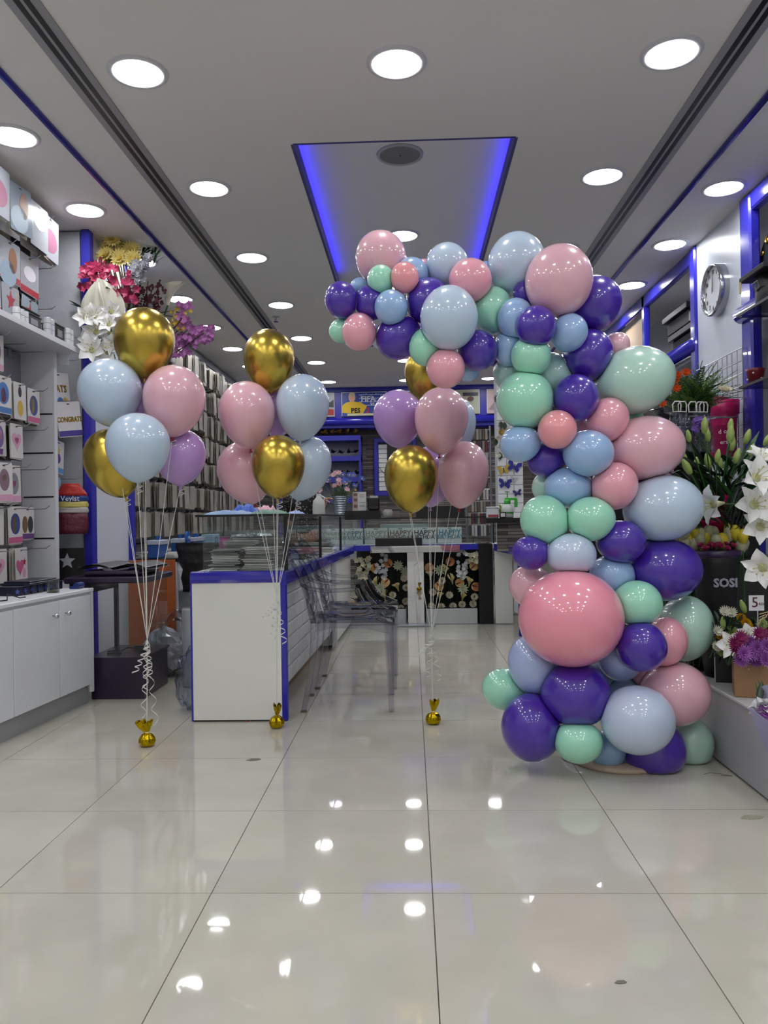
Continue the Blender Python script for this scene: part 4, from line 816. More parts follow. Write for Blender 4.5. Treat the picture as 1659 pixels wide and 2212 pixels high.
def callam(s_, mat):
    b = B(); vs = []; fs = []; n, m = 16, 7
    for i in range(m + 1):
        t_ = i / m
        for k in range(n + 1):
            a = 2 * PI * k / n * .93 + .2; r_ = s_ * (.06 + .30 * t_ ** 1.8) * (1 + .7 * t_ ** 3 * math.cos(a) ** 2 * (1 if math.cos(a) > 0 else .1)); vs.append((r_ * math.cos(a), r_ * math.sin(a) * .9, s_ * (t_ * .9 + .25 * t_ ** 2 * max(0, math.cos(a)))))
    for i in range(m):
        for k in range(n): q_ = i * (n + 1) + k; fs.append((q_, q_ + 1, q_ + n + 2, q_ + n + 1))
    return b.add(vs, fs).mesh('spathe', mat, True)
CAL = callam(.085, M('C9C08A', .4)); CSP = B().cyl((0, 0, .03), (0, 0, .085), .006, .004, 8).mesh('spadix', M('C8A840', .5))
CARN = blossom(12, .045, .026, 1.0, .15, .3, .6, .004, 4).mesh('petals', M('CFC8B2', .6)); DAH = blossom(11, .06, .022, .6, .2, .3, .7, 0, 3).mesh('petals', M('C5CBB0', .6)); ORC = blossom(5, .032, .03, .3, .25, .15, .6).mesh('petals', M('C9C4A6', .5)); ORW = blossom(5, .024, .024, .3, .25, .15, .6).mesh('petals', M('C6C8C8', .5))
yw = YC + .06
def onw(px, py, dy=0.): return P(px, py, yw + dy)
def fw(name, px, py, defs, lb, gr, d=(0, -1, .15), dy=0.):
    q = onw(px, py, dy); stemmed(name, (q.x + U(-.02, .02), YC + .1, .15), q, defs, lb, gr, DGREEN, d, .003)
for i, (px, py) in enumerate(((808, 1222), (841, 1221), (836, 1254), (931, 1222), (970, 1218), (1020, 1226), (988, 1261), (1023, 1266), (945, 1262))):
    fw('anthurium', px, py, [('spathe', SP[i % 3]), ('spadix', SPX)], 'orange anthurium in the flower trough, %s' % ('upper left of the mirror', 'upper left nearest the mirror', 'lower left of the mirror', 'just right of the mirror', 'upper right of the mirror', 'far upper right', 'lower right of the mirror', 'far lower right', 'small one behind ribbons')[i], 'anthuriums in the flower troughs')
for i, (px, py) in enumerate(((815, 1257), (833, 1285), (861, 1265), (930, 1240), (950, 1285), (978, 1250), (998, 1287), (1013, 1255), (962, 1230))):
    fw('calla_lily', px, py + 12, [('spathe', CAL), ('spadix', CSP)], 'cream yellow calla lily in the flower trough, %s' % ('at the left by the chair', 'low left', 'near the mirror left', 'near the mirror right', 'low right of the mirror', 'mid right', 'low far right', 'right under the orange one', 'upper right')[i], 'calla lilies in the flower troughs', (U(-.3, .3), -.5, .9))
for i, (px, py) in enumerate(((780, 1308), (853, 1306), (848, 1286), (872, 1250), (876, 1300), (955, 1255), (970, 1286), (932, 1310), (953, 1311), (978, 1310), (998, 1306), (1022, 1305), (1025, 1290), (935, 1280), (878, 1270), (866, 1315))):
    fw('carnation', px, py, [('petals', CARN)], 'cream ruffled carnation at the foot of the flower troughs', 'cream carnations in the flower troughs', (U(-.2, .2), -1, .3), -.03)
for i, (px, py) in enumerate(((860, 1222), (876, 1235), (950, 1232), (1000, 1272), (822, 1270))): fw('dahlia', px, py, [('petals', DAH)], 'pale green-white pointed bloom in the flower troughs', 'pale pointed blooms in the troughs')
for k, (x0_, x1_, y0_, y1_, n_, me, lb) in enumerate(((768, 797, 1203, 1248, 20, ORC, 'tall cream orchid spray at the left end of the troughs'), (1012, 1034, 1196, 1214, 9, ORC, 'cream orchid spray at the top right of the troughs'), (812, 836, 1198, 1250, 22, ORW, 'small white orchid spray left of the mirrored column'), (988, 1008, 1188, 1252, 30, ORW, 'small white orchid spray right of the mirrored column'))):
    c_ = onw((x0_ + x1_) / 2, y1_); t = spray('orchid_spray', lb, (c_.x, YC + .1, .15), 'orchid sprays in the troughs'); part('stem', t, B().tube([(0, 0, 0), (.0, 0, .2), (0, -.03, c_.z + .1)], .003, 5), DGREEN)
    for i in range(n_): bloom(t, onw(U(x0_, x1_), U(y0_, y1_), U(-.05, .02)), (U(-.5, .5), -1, .2), me)
b = B()
for i in range(420):
    l = i % 2; xx = U(-.56, -.08) if l else U(.13, .6); b.m = T(xx, YC + U(.1, .22), U(.15, .55)) @ Rz(U(0, 6.3)) @ Ry(-U(.2, 1.3)); b.petal(U(.06, .12), .025, U(-.5, .5), .2, 3, 2)
o = thing1('trough_foliage', b, M('1C2A1C', .6), 'dark foliage filling the flower troughs', 'foliage'); o['kind'] = 'stuff'

# person behind the counter -----------------------------------------
px0, py0 = P(655, 1085, 8.05).x, 8.05
def skinfig(name, pts, edges_, rad, mat, parent, sub=2):
    me = bpy.data.meshes.new(name); me.from_pydata(pts, edges_, []); o = bpy.data.objects.new(name, me); COL.objects.link(o)
    md = o.modifiers.new('s', 'SKIN'); md.use_smooth_shade = True
    for i, r_ in enumerate(rad): me.skin_vertices[0].data[i].radius = r_ if isinstance(r_, tuple) else (r_, r_)
    me.skin_vertices[0].data[0].use_root = True
    m2 = o.modifiers.new('d', 'SUBSURF'); m2.levels = sub; m2.render_levels = sub
    bpy.context.view_layer.update(); m3 = bpy.data.meshes.new_from_object(o.evaluated_get(bpy.context.evaluated_depsgraph_get())); bpy.data.objects.remove(o)
    m3.materials.clear(); m3.materials.append(mat); m3.polygons.foreach_set('use_smooth', [True] * len(m3.polygons)); return link(name, m3, parent)
SKN = M('B98A70', .5, sub=.1); hx = P(703, 1078, 7.75)
def blousem():
    m = M('141214', .75); m2 = m.copy(); m2.name = 'blouse'; nt = m2.node_tree; v = nt.nodes.new('ShaderNodeTexVoronoi'); v.inputs['Scale'].default_value = 42; tc = nt.nodes.new('ShaderNodeTexCoord'); nt.links.new(tc.outputs['Object'], v.inputs[0])
    cr_ = nt.nodes.new('ShaderNodeValToRGB'); cr_.color_ramp.elements[0].position = .2; cr_.color_ramp.elements[0].color = (.35, .33, .34, 1); cr_.color_ramp.elements[1].position = .28; cr_.color_ramp.elements[1].color = (.006, .005, .007, 1)
    nt.links.new(v.outputs['Distance'], cr_.inputs[0]); nt.links.new(cr_.outputs[0], nt.nodes['Principled BSDF'].inputs['Base Color']); return m2
BLO = blousem()
pe = E_('person', (px0, py0, 0), 'person in a black patterned blouse reaching an arm toward the metal vase', 'person')
hz = hx.z; hdx = hx.x - px0; hdy = hx.y - py0
pts = [(0, 0, .82), (0, 0, 1.0), (0, 0, 1.16), (0, -.01, 1.235), (0, -.02, 1.31), (0, -.03, 1.4), (0, -.03, 1.48),
       (.15, 0, 1.22), (.21, -.1, 1.12), (hdx - .0, hdy, hz), (-.15, 0, 1.22), (-.2, -.05, 1.0), (-.1, -.2, .95),
       (-.09, 0, .75), (-.09, 0, .42), (-.09, .02, .06), (-.09, -.1, .03), (.09, 0, .75), (.09, 0, .42), (.09, .02, .06), (.09, -.1, .03)]
ed = [(0, 1), (1, 2), (2, 3), (3, 4), (4, 5), (5, 6), (3, 7), (7, 8), (8, 9), (3, 10), (10, 11), (11, 12), (0, 13), (13, 14), (14, 15), (15, 16), (0, 17), (17, 18), (18, 19), (19, 20)]
rad = [(.15, .11), (.13, .1), (.15, .11), (.1, .08), .05, (.075, .09), (.06, .07), .06, .045, .022, .06, .045, .025, .08, .055, .038, .035, .08, .055, .038, .035]
skinfig('body', pts, ed, rad, SKN, pe)
bp_ = [(0, 0, .8), (0, 0, 1.0), (0, 0, 1.16), (0, -.01, 1.225), (.15, 0, 1.22), (.21, -.1, 1.12), (hdx - .06, hdy + .05, hz + .0), (-.15, 0, 1.22), (-.2, -.05, 1.0), (-.14, -.15, .96)]
skinfig('blouse', bp_, [(0, 1), (1, 2), (2, 3), (3, 4), (4, 5), (5, 6), (3, 7), (7, 8), (8, 9)], [(.175, .135), (.155, .125), (.17, .13), (.12, .1), .078, .062, .048, .078, .06, .045], BLO, pe)
skinfig('trousers', [(0, 0, .86), (-.09, 0, .72), (-.09, 0, .42), (-.09, .02, .1), (.09, 0, .72), (.09, 0, .42), (.09, .02, .1)], [(0, 1), (1, 2), (2, 3), (0, 4), (4, 5), (5, 6)], [(.17, .13), .095, .07, .06, .095, .07, .06], DK, pe)
for k in range(5):
    dy_ = -.03 + k * .015; L = (.05, .075, .082, .076, .06)[k]
    if k == 0: ps = [(hdx, hdy, hz), (hdx + .02, hdy - .03, hz - .02), (hdx + .05, hdy - .045, hz - .035)]
    else: ps = [(hdx - .005, hdy + dy_, hz), (hdx + .035, hdy + dy_ * 1.1, hz + .006), (hdx + .035 + L * .5, hdy + dy_ * 1.2, hz + .0), (hdx + .03 + L, hdy + dy_ * 1.25, hz - .016)]
    skinfig('finger', ps, [(i, i + 1) for i in range(len(ps) - 1)], [.012, .009, .008, .007][:len(ps)], SKN, pe, 1)
b = B(); b.ell((0, -.035, 1.455), (.088, .1, .105), 16, 10); b.ell((0, .05, 1.42), (.08, .06, .11), 12, 8); part('hair', pe, b, M('1A1210', .5, bump=.4, scale=30), True)
b = B(); b.ell((0, -.055, 1.44), (.068, .085, .095), 16, 12); b.ell((0, -.143, 1.43), (.012, .016, .02), 8, 6); part('face', pe, b, SKN, True)
for sx in (-.027, .027): part('eye', pe, B().ell((sx, -.132, 1.452), (.011, .006, .006), 8, 6), DK, True)
part('mouth', pe, B().ell((0, -.134, 1.4), (.02, .006, .005), 8, 5), M('8A4440', .5), True)

# ================================================================== GHOST CHAIRS
def ghost(lb, x, y, rz):
    t = E_('ghost_chair', (x, y, 0), lb, 'chair', 'clear acrylic armchairs by the counter', rz)
    # faces +X, local: back at x=0, front at x=.43 ; y 0..y1 width
    wd_ = .44
    # seat: dished pad
    b = B(); n, m = 12, 12; vs = []
    for i in range(n + 1):
        for j in range(m + 1):
            u, v = i / n, j / m; x_ = .0 + .44 * u; hw = (.19 + .035 * u) * (1 if True else 0); y_ = wd_ / 2 + (v - .5) * 2 * hw
            z = .475 - .018 * math.sin(PI * u) * math.sin(PI * v) - .012 * max(0, u - .85) / .15; vs.append((x_, y_, z))
    nn = len(vs); vs += [(a, c, z - .014) for a, c, z in vs]; fs = []
    for i in range(n):
        for j in range(m):
            k = i * (m + 1) + j; fs.append((k, k + m + 1, k + m + 2, k + 1)); fs.append((k + nn + 1, k + m + 2 + nn, k + m + 1 + nn, k + nn))
    part('seat', t, b.add(vs, fs), GHOST, True)
    ap = B()
    for sy in (0, 1):
        y_ = .02 if sy == 0 else wd_ - .02; ap.ext([(.03, .462), (.41, .462), (.41, .4), (.3, .43), (.12, .435), (.03, .415)], y_ - .004, y_ + .004)
    ap.box(.425, .433, .03, wd_ - .03, .415, .462); part('apron', t, ap, GHOST)
    # legs
    for y_ in (.005, wd_ - .04):
        part('leg', t, B().add([(.405, y_, 0), (.43, y_, 0), (.43, y_ + .03, 0), (.405, y_ + .03, 0), (.385, y_, .46), (.435, y_, .46), (.435, y_ + .035, .46), (.385, y_ + .035, .46)], [(3, 2, 1, 0), (4, 5, 6, 7), (0, 1, 5, 4), (1, 2, 6, 5), (2, 3, 7, 6), (3, 0, 4, 7)]), GHOST)
    for y_, yo in ((.02, 0), (wd_ - .05, 0)):
        b = B(); pr = [(-.05, 0, .024), (-.02, .15, .03), (.0, .3, .037), (.008, .46, .045)]; vs = []
        for px, pz, w_ in pr: vs += [(px, y_, pz), (px + w_, y_, pz), (px + w_, y_ + .028, pz), (px, y_ + .028, pz)]
        fs = [(0, 3, 2, 1), (12, 13, 14, 15)]
        for i in range(3):
            for k in range(4): fs.append((i * 4 + k, i * 4 + (k + 1) % 4, i * 4 + 4 + (k + 1) % 4, i * 4 + 4 + k))
        part('leg', t, b.add(vs, fs), GHOST)
        part('glide', t, B().box(-.052, -.022, y_ - .001, y_ + .029, 0, .008), M('6A5E48', .5))
    # back: oval medallion ring + panel, leaning back
    b = B(); n = 26; cyb = wd_ / 2
    def bk(a, r_, off): # point on the back surface
        yy = cyb + r_ * .185 * math.sin(a); zz = .68 + r_ * .195 * math.cos(a); xx = -.0 - .16 * ((zz - .46) / .42) ** 1.25 + off + .03 * ((yy - cyb) / .18) ** 2 if zz > .46 else off
        return (xx, yy, zz)
    vs = [bk(0, 0, 0)] + [bk(2 * PI * k / n, rr, 0) for rr in (.45, .9) for k in range(n)]; fs = [(0, k + 1, (k + 1) % n + 1) for k in range(n)] + [(1 + k, 1 + n + k, 1 + n + (k + 1) % n, 1 + (k + 1) % n) for k in range(n)]
    part('backrest', t, b.add(vs, fs), GHOST, True)
    part('back_ring', t, B().tube([bk(2 * PI * k / n, 1, 0) for k in range(n)], .013, 8, True), GHOST, True)
    for sy in (-1, 1): part('back_post', t, B().tube([(.02, cyb + sy * .185, .46), (.0, cyb + sy * .175, .53), bk(PI / 2 * sy + sy * .5, 1.02, 0)], [.016, .015, .012], 8), GHOST, True)
    # arms
    for sy in (0, 1):
        s_ = -1 if sy == 0 else 1; yy = cyb + s_ * .2
        ar = [(-.045, cyb + s_ * .18, .665), (0.0, yy + s_ * .01, .64), (.08, yy + s_ * .02, .628), (.16, yy + s_ * .025, .63), (.25, yy + s_ * .02, .635)]
        dn = [(.25, yy + s_ * .02, .635), (.262, yy + s_ * .018, .6), (.29, yy + s_ * .01, .55), (.335, yy, .505), (.4, yy, .475), (.43, yy, .465)]
        for nm, pth in (('arm', ar), ('arm_support', dn)):
            b = B(); vs = []; fs = []
            for i, q_ in enumerate(pth):
                q_ = Vector(q_); a_ = Vector(pth[max(0, i - 1)]); c_ = Vector(pth[min(len(pth) - 1, i + 1)]); tg = (c_ - a_).normalized(); nrm = Vector((-tg.z, 0, tg.x)).normalized()
                for sa, sb in ((-1, -1), (1, -1), (1, 1), (-1, 1)): vs.append(q_ + Vector((0, 1, 0)) * sa * .016 + nrm * sb * .009)
            for i in range(len(pth) - 1):
                for k in range(4): fs.append((i * 4 + k, i * 4 + (k + 1) % 4, i * 4 + 4 + (k + 1) % 4, i * 4 + 4 + k))
            part(nm, t, b.add(vs, fs + [(3, 2, 1, 0), tuple(range(len(vs) - 4, len(vs)))]), GHOST)
    return t
ghost('transparent acrylic armchair nearest the viewer beside the counter', -.535, 4.03, .02); ghost('transparent acrylic armchair behind the nearest one', -.53, 4.58, .0)

# ================================================================== BALLOONS
def BM_(h, **k): return M(h, k.pop('rough', .3), coat=1., sub=k.pop('sub', .12), **k)
COLS = {'pp': BM_('E2B0BC'), 'pk': BM_('E8A2B0'), 'co': BM_('EC9AA0'), 'hp': BM_('F096A8'), 'lb': BM_('BACEE2'), 'bl': BM_('96B8E2'), 'mi': BM_('9EDFC2'), 'pm': BM_('B4DACA'), 'te': BM_('A4C8C6'), 'pu': M('4220A0', .3, coat=.8), 'la': BM_('B68ED0'), 'wb': BM_('BFCEE6'), 'gb': BM_('8FA8C6'),
        'go': M('C2A84A', .27, 1.0), 'pb': BM_('A6B8E2')}
CN = {'pp': 'pale pink', 'pk': 'pink', 'co': 'coral pink', 'hp': 'hot pink', 'lb': 'light blue', 'bl': 'sky blue', 'mi': 'mint green', 'pm': 'pale mint', 'te': 'dull teal', 'pu': 'deep purple', 'la': 'lavender', 'wb': 'whitish blue', 'gb': 'grey blue', 'go': 'metallic gold', 'pb': 'periwinkle blue'}
def balloon_verts(n=36, m=24, tail=1.0, pw=1.):
    vs = []
    for i in range(m + 1):
        t_ = PI * i / m
        if t_ <= PI / 2: r_, z = math.sin(t_), math.cos(t_)
        else:
            u = t_ - PI / 2; r_ = math.cos(u) ** pw if u < PI / 2 - 1e-6 else 0.; z = -math.sin(u) * tail
        for k in range(n): vs.append((r_ * math.cos(2 * PI * k / n), r_ * math.sin(2 * PI * k / n), z))
    fs = [(i * n + k, (i + 1) * n + k, (i + 1) * n + (k + 1) % n, i * n + (k + 1) % n) for i in range(m) for k in range(n)]
    return np.array(vs), fs
# (px, py, long, short, angle of outward axis deg, order, colour, label)
A = [
(823, 557, 57, 53, 100, 2, 'pp', 'large pale pink balloon crowning the left end of the arch'), (823, 604, 31, 29, 90, 5, 'mi', 'small mint balloon in front of the large pale pink one at the left end'), (874, 600, 33, 30, 90, 5, 'co', 'small coral balloon beside the small mint one'),
(889, 594, 37, 36, 90, 3, 'bl', 'sky blue balloon behind the small coral one'), (915, 580, 20, 20, 90, 0, 'pk', 'sliver of pink balloon behind the sky blue one on top'), (966, 574, 48, 45, 95, 2, 'lb', 'light blue balloon standing on top of the arch arm, middle'),
(1016, 606, 46, 45, 90, 4, 'pk', 'pink balloon in the middle of the arch arm top'), (1048, 592, 26, 25, 90, 0, 'bl', 'small sky blue balloon peeping behind the pink one on the arm'), (1117, 571, 67, 60, 90, 2, 'lb', 'large light blue balloon on top near the arch corner'),
(1207, 607, 76, 69, 80, 6, 'pp', 'large pale pink balloon at the front of the arch corner'), (1280, 657, 62, 56, 40, 3, 'pu', 'large purple balloon behind the pale pink one at the arch corner'), (1136, 634, 28, 27, 90, 2, 'pu', 'small purple balloon half hidden left of the corner pink one'),
(738, 648, 39, 35, 100, 4, 'pu', 'purple balloon at the far left tip of the arch'), (777, 620, 20, 20, 90, 1, 'bl', 'small sky blue balloon peeping behind the purple tip'), (801, 654, 37, 34, 100, 4, 'pu', 'purple balloon second from the left tip'),
(845, 664, 37, 35, 90, 6, 'bl', 'small sky blue balloon in front of the two purples'), (925, 651, 49, 47, 60, 4, 'pu', 'purple balloon left of the big light blue one on the arm'), (740, 714, 29, 26, 200, 2, 'mi', 'mint balloon peeking at the lower left tip'),
(776, 717, 40, 36, 90, 4, 'pk', 'pink balloon hanging at the lower left tip'), (824, 728, 26, 24, 90, 1, 'lb', 'light blue balloon hidden behind the lower left pink one'), (862, 729, 50, 46, 200, 4, 'pu', 'purple balloon under the small sky blue one'),
(920, 750, 40, 36, 90, 5, 'mi', 'mint balloon under the big light blue one'), (970, 687, 68, 60, 90, 7, 'lb', 'big light blue balloon at the front of the arch arm'), (1064, 671, 50, 43, 90, 4, 'mi', 'mint balloon right of the big light blue one on the arm'),
(963, 796, 42, 40, 90, 6, 'pk', 'pink balloon hanging lowest under the arch arm'), (1031, 757, 43, 42, 90, 5, 'pu', 'purple balloon under the arch arm right of the pink one'), (1072, 768, 24, 22, 90, 1, 'pu', 'sliver of purple balloon behind the arm underside'), (1012, 800, 24, 24, 90, 2, 'bl', 'small sky blue balloon peeping right of the lowest pink one'),
(1114, 689, 44, 38, 90, 5, 'bl', 'sky blue balloon left of the small purple one at the corner'), (1158, 705, 43, 41, 90, 8, 'pu', 'small round purple balloon at the very front of the corner'), (1229, 719, 41, 38, 60, 6, 'bl', 'sky blue balloon under the corner pale pink one'), (1100, 753, 40, 32, 90, 4, 'bl', 'sky blue balloon where the arm meets the column, left side'),
(1147, 769, 43, 41, 90, 7, 'mi', 'mint balloon directly under the small round purple one'), (1270, 767, 55, 51, 60, 5, 'pu', 'purple balloon below the corner right side'), (1332, 748, 30, 26, 60, 1, 'pp', 'small pale pink balloon behind the corner right edge'), (1370, 822, 84, 69, 18, 3, 'pm', 'big pale mint balloon sticking out at the upper right'),
(1192, 812, 48, 48, 90, 2, 'te', 'dull teal balloon behind the upper column'), (1100, 805, 36, 34, 90, 1, 'te', 'dull teal balloon behind the left edge of the upper column'), (1134, 864, 61, 59, 90, 6, 'mi', 'big mint balloon at the left of the upper column'), (1244, 860, 50, 47, 90, 7, 'pu', 'purple balloon right of the big mint one'),
(1286, 826, 16, 16, 90, 1, 'co', 'speck of coral balloon between purple and pale mint'), (1312, 907, 48, 43, 60, 6, 'pk', 'pink balloon between the purple and the big pale pink one'), (1204, 928, 41, 40, 90, 9, 'co', 'small coral balloon at the front of the upper column'), (1124, 959, 43, 38, 10, 6, 'bl', 'sky blue balloon at the left under the big mint one'),
(1181, 992, 42, 36, 200, 4, 'pu', 'purple balloon behind the small coral and sky blue ones'), (1271, 979, 53, 48, 0, 8, 'bl', 'sky blue balloon in the middle front of the upper column'), (1393, 968, 82, 66, 8, 4, 'pp', 'big pale pink balloon sticking out at the right'), (1256, 921, 20, 20, 90, 1, 'pp', 'speck of pale pink balloon under the purple one'),
(1372, 906, 20, 18, 90, 0, 'mi', 'speck of mint balloon behind the big pale mint one'), (1228, 1053, 51, 43, 0, 5, 'bl', 'sky blue balloon above the two mint ones'), (1327, 1050, 51, 47, 60, 7, 'pk', 'pink balloon left of the big light blue one on the right'), (1176, 1053, 30, 26, 90, 1, 'pm', 'pale mint balloon behind the left of the column middle'),
(1432, 1098, 82, 68, 10, 5, 'lb', 'big light blue balloon sticking out at the right middle'), (1382, 1044, 22, 20, 90, 1, 'pu', 'speck of purple balloon behind the pink and light blue ones'), (1176, 1124, 53, 50, 110, 7, 'mi', 'mint balloon at the left of the column middle'), (1276, 1121, 51, 46, 0, 8, 'mi', 'mint balloon at the centre of the column middle'),
(1341, 1170, 51, 44, 0, 7, 'pu', 'purple balloon in the middle right of the column'), (1147, 1194, 39, 36, 0, 8, 'pu', 'small purple balloon at the left above the giant pink one'), (1234, 1198, 52, 44, 0, 9, 'wb', 'whitish blue balloon above the giant pink one'), (1434, 1230, 78, 64, 0, 4, 'pu', 'big purple balloon sticking out at the right'),
(1322, 1243, 47, 43, 0, 6, 'bl', 'sky blue balloon between whitish blue and mint ones'), (1400, 1160, 24, 22, 90, 1, 'te', 'speck of teal balloon under the big light blue one'), (1150, 1268, 50, 44, 150, 3, 'pp', 'pale pink balloon behind the giant pink one at the left'), (1233, 1335, 109, 100, 0, 10, 'hp', 'giant hot pink balloon at the front of the column'),
(1376, 1304, 52, 48, 0, 9, 'mi', 'mint balloon right of the giant pink one'), (1480, 1357, 68, 56, 80, 3, 'pm', 'large pale mint balloon at the lower right edge'), (1436, 1386, 52, 45, 70, 5, 'pk', 'pink balloon behind the round purple one'), (1385, 1397, 53, 51, 0, 10, 'pu', 'round purple balloon low right of the giant pink one'),
(1337, 1424, 48, 44, 150, 6, 'pb', 'periwinkle balloon below left of the round purple one'), (1153, 1438, 64, 52, 110, 4, 'pb', 'large periwinkle balloon below left of the giant pink one'), (1092, 1489, 50, 43, 170, 3, 'mi', 'mint balloon at the far lower left'), (1244, 1500, 73, 67, 0, 9, 'pu', 'big purple balloon directly below the giant pink one'),
(1148, 1571, 70, 62, 90, 8, 'pu', 'large purple balloon at the bottom left'), (1457, 1499, 73, 65, 10, 5, 'pp', 'large pale pink balloon at the bottom right'), (1398, 1452, 40, 36, 0, 3, 'pk', 'pink balloon behind the round purple one and the large pale pink one'), (1345, 1490, 42, 40, 0, 2, 'gb', 'grey blue balloon deep behind the large light blue one'),
(1377, 1555, 76, 70, 0, 10, 'wb', 'large whitish blue balloon at the bottom front'), (1249, 1602, 51, 44, 0, 11, 'mi', 'mint balloon at the bottom front'), (1314, 1617, 42, 38, 60, 6, 'bl', 'sky blue balloon between the bottom mint and purple ones'), (1413, 1618, 65, 61, 0, 7, 'pu', 'purple balloon lowest at the bottom right'),
(1488, 1605, 54, 49, 90, 4, 'pm', 'pale mint balloon at the bottom right corner'), (1256, 1638, 38, 26, 0, 2, 'gb', 'grey blue balloon shadowed at the bottom centre'), (1292, 1456, 34, 32, 0, 2, 'te', 'teal balloon glimpsed behind the lower column')]
Y0 = 3.2
pos = []
for a in A: pos.append([a[0], a[1], Y0 + .13 - a[5] * .03])
L_ = len(A)
mr = [(a[2] + a[3]) / 2 / F for a in A]
for it in range(140):
    for i in range(L_):
        for j in range(i + 1, L_):
            a, c = pos[i], pos[j]; ym = (a[2] + c[2]) / 2
            dp = math.hypot(a[0] - c[0], a[1] - c[1]) / F * ym; dY = a[2] - c[2]; s_ = .86 * (mr[i] + mr[j]) * ym
            if dp < s_:
                need = math.sqrt(s_ * s_ - dp * dp)
                if abs(dY) < need:
                    sg = 1 if (A[i][5] < A[j][5] or (A[i][5] == A[j][5] and i < j)) else -1   # i behind -> larger Y
                    push = (need - sg * dY) * .12
                    if push > 0: a[2] += sg * push; c[2] -= sg * push
    for a_, p_ in zip(A, pos): p_[2] += (Y0 + .1 - a_[5] * .025 - p_[2]) * .05; p_[2] = min(max(p_[2], Y0 - .3), Y0 + .36)
for a_, p_ in zip(A, pos):   # keep off the floor
    pass
nv, nf = balloon_verts(); info = []
for a_, p_ in zip(A, pos):
    c = P(p_[0], p_[1], p_[2]); k = p_[2] / F; ang = math.radians(a_[4]); ax = (cr * math.cos(ang) + cu * math.sin(ang)).normalized()
    side = cf.cross(ax).normalized(); dep = ax.cross(side)
    La, Sa = a_[2] * k * 1.025, a_[3] * k * 1.04; Dp = (La + Sa) / 2
    info.append((np.array(c), np.array(ax), np.array(side), np.array(dep), La, Sa, Dp))
for i, a_ in enumerate(A):
    c, ax, side, dep, La, Sa, Dp = info[i]
    v = c + nv[:, 2:3] * ax * La + nv[:, 0:1] * side * Sa + nv[:, 1:2] * dep * Dp
    big = max(La, Sa) / min(La, Sa)
    Ri = (La + Sa + Dp) / 3
    for j in range(L_):
        if j == i: continue
        c2 = info[j][0]; d = c2 - c; dist = np.linalg.norm(d); Rj = (info[j][4] + info[j][5] + info[j][6]) / 3
        if dist < 1e-4 or dist > (Ri + Rj) * 1.1: continue
        n_ = d / dist
        def ext(inf, n2): return math.sqrt((inf[4] * n2.dot(inf[1])) ** 2 + (inf[5] * n2.dot(inf[2])) ** 2 + (inf[6] * n2.dot(inf[3])) ** 2)
        ei, ej = ext(info[i], n_), ext(info[j], n_)
        if dist >= ei + ej: continue
        tt = (dist * dist + ei * ei - ej * ej) / (2 * dist); tt = max(min(tt, ei), .25 * ei) - .0006
        over = (v - c) @ n_ - tt; mk = over > 0; v[mk] -= np.outer(over[mk], n_)
    v[:, 2] = np.maximum(v[:, 2], .003)
    Mx = Matrix.Translation(Vector(c)); loc = v - c
    b = B(); b.v = [tuple(q_) for q_ in loc]; b.f = nf
    t = E_('latex_balloon', c, a_[7], 'balloon', 'balloons of the arch')
    part('balloon_skin', t, b, COLS[a_[6]], True)
    kb = B(); kb.m = aim(np.array(ax) * La * .985, ax); kb.lathe([(.0035, -.002), (.003, .0005), (0, .0008)], 8)
    if abs(ax[1]) < 2 and R() < .3: pass
# base plate of the arch
q = PZ(1345, 1650, 0)
t = E_('arch_stand', (q.x, 3.24, 0), 'round cream base plate under the balloon arch', 'stand'); part('base_plate', t, B().lathe([(.0, 0), (.19, 0), (.195, .01), (.19, .022), (0, .024)], 40), M('BFA894', .4), True)
part('foot_ring', t, B().lathe([(.12, .022), (.12, .05), (.0, .052)], 24), M('5A6A88', .4))

# helium bunches
hv, hf = balloon_verts(36, 26, 1.28, 1.22)
def helium(px, py, rx, ry, Y, col, lb, gr, knot, tilt=0.):
    # py,ry describe the full height of the body
    k = Y / F; a = rx * k; hgt = 2 * ry * k; s_ = hgt / 2.28
    top = P(px, py - ry, Y); c = top - cu * s_; ax = (cu * math.cos(tilt) + cr * math.sin(tilt))
    mid = P(px, py, Y); c = mid + ax * (hgt / 2 - s_)
    Mx = aim(c, ax)
    t = E_('latex_balloon', (0, 0, 0), lb, 'balloon', gr, M_=Mx)
    b = B(); b.v = [(x * a, y * a, z * s_) for x, y, z in hv]; b.f = hf
    part('balloon_skin', t, b, COLS[col], True)
    zb = -1.28 * s_; part('knot', t, B().lathe([(.004, zb + .006), (.005, zb - .002), (.0035, zb - .007), (.009, zb - .017), (.0, zb - .015)], 10), M('A8242C', .4) if col == 'pk' or col == 'pp' else COLS[col], True)
    return Mx @ Vector((0, 0, zb - .008))
RIB = M('D8D8D2', .35)
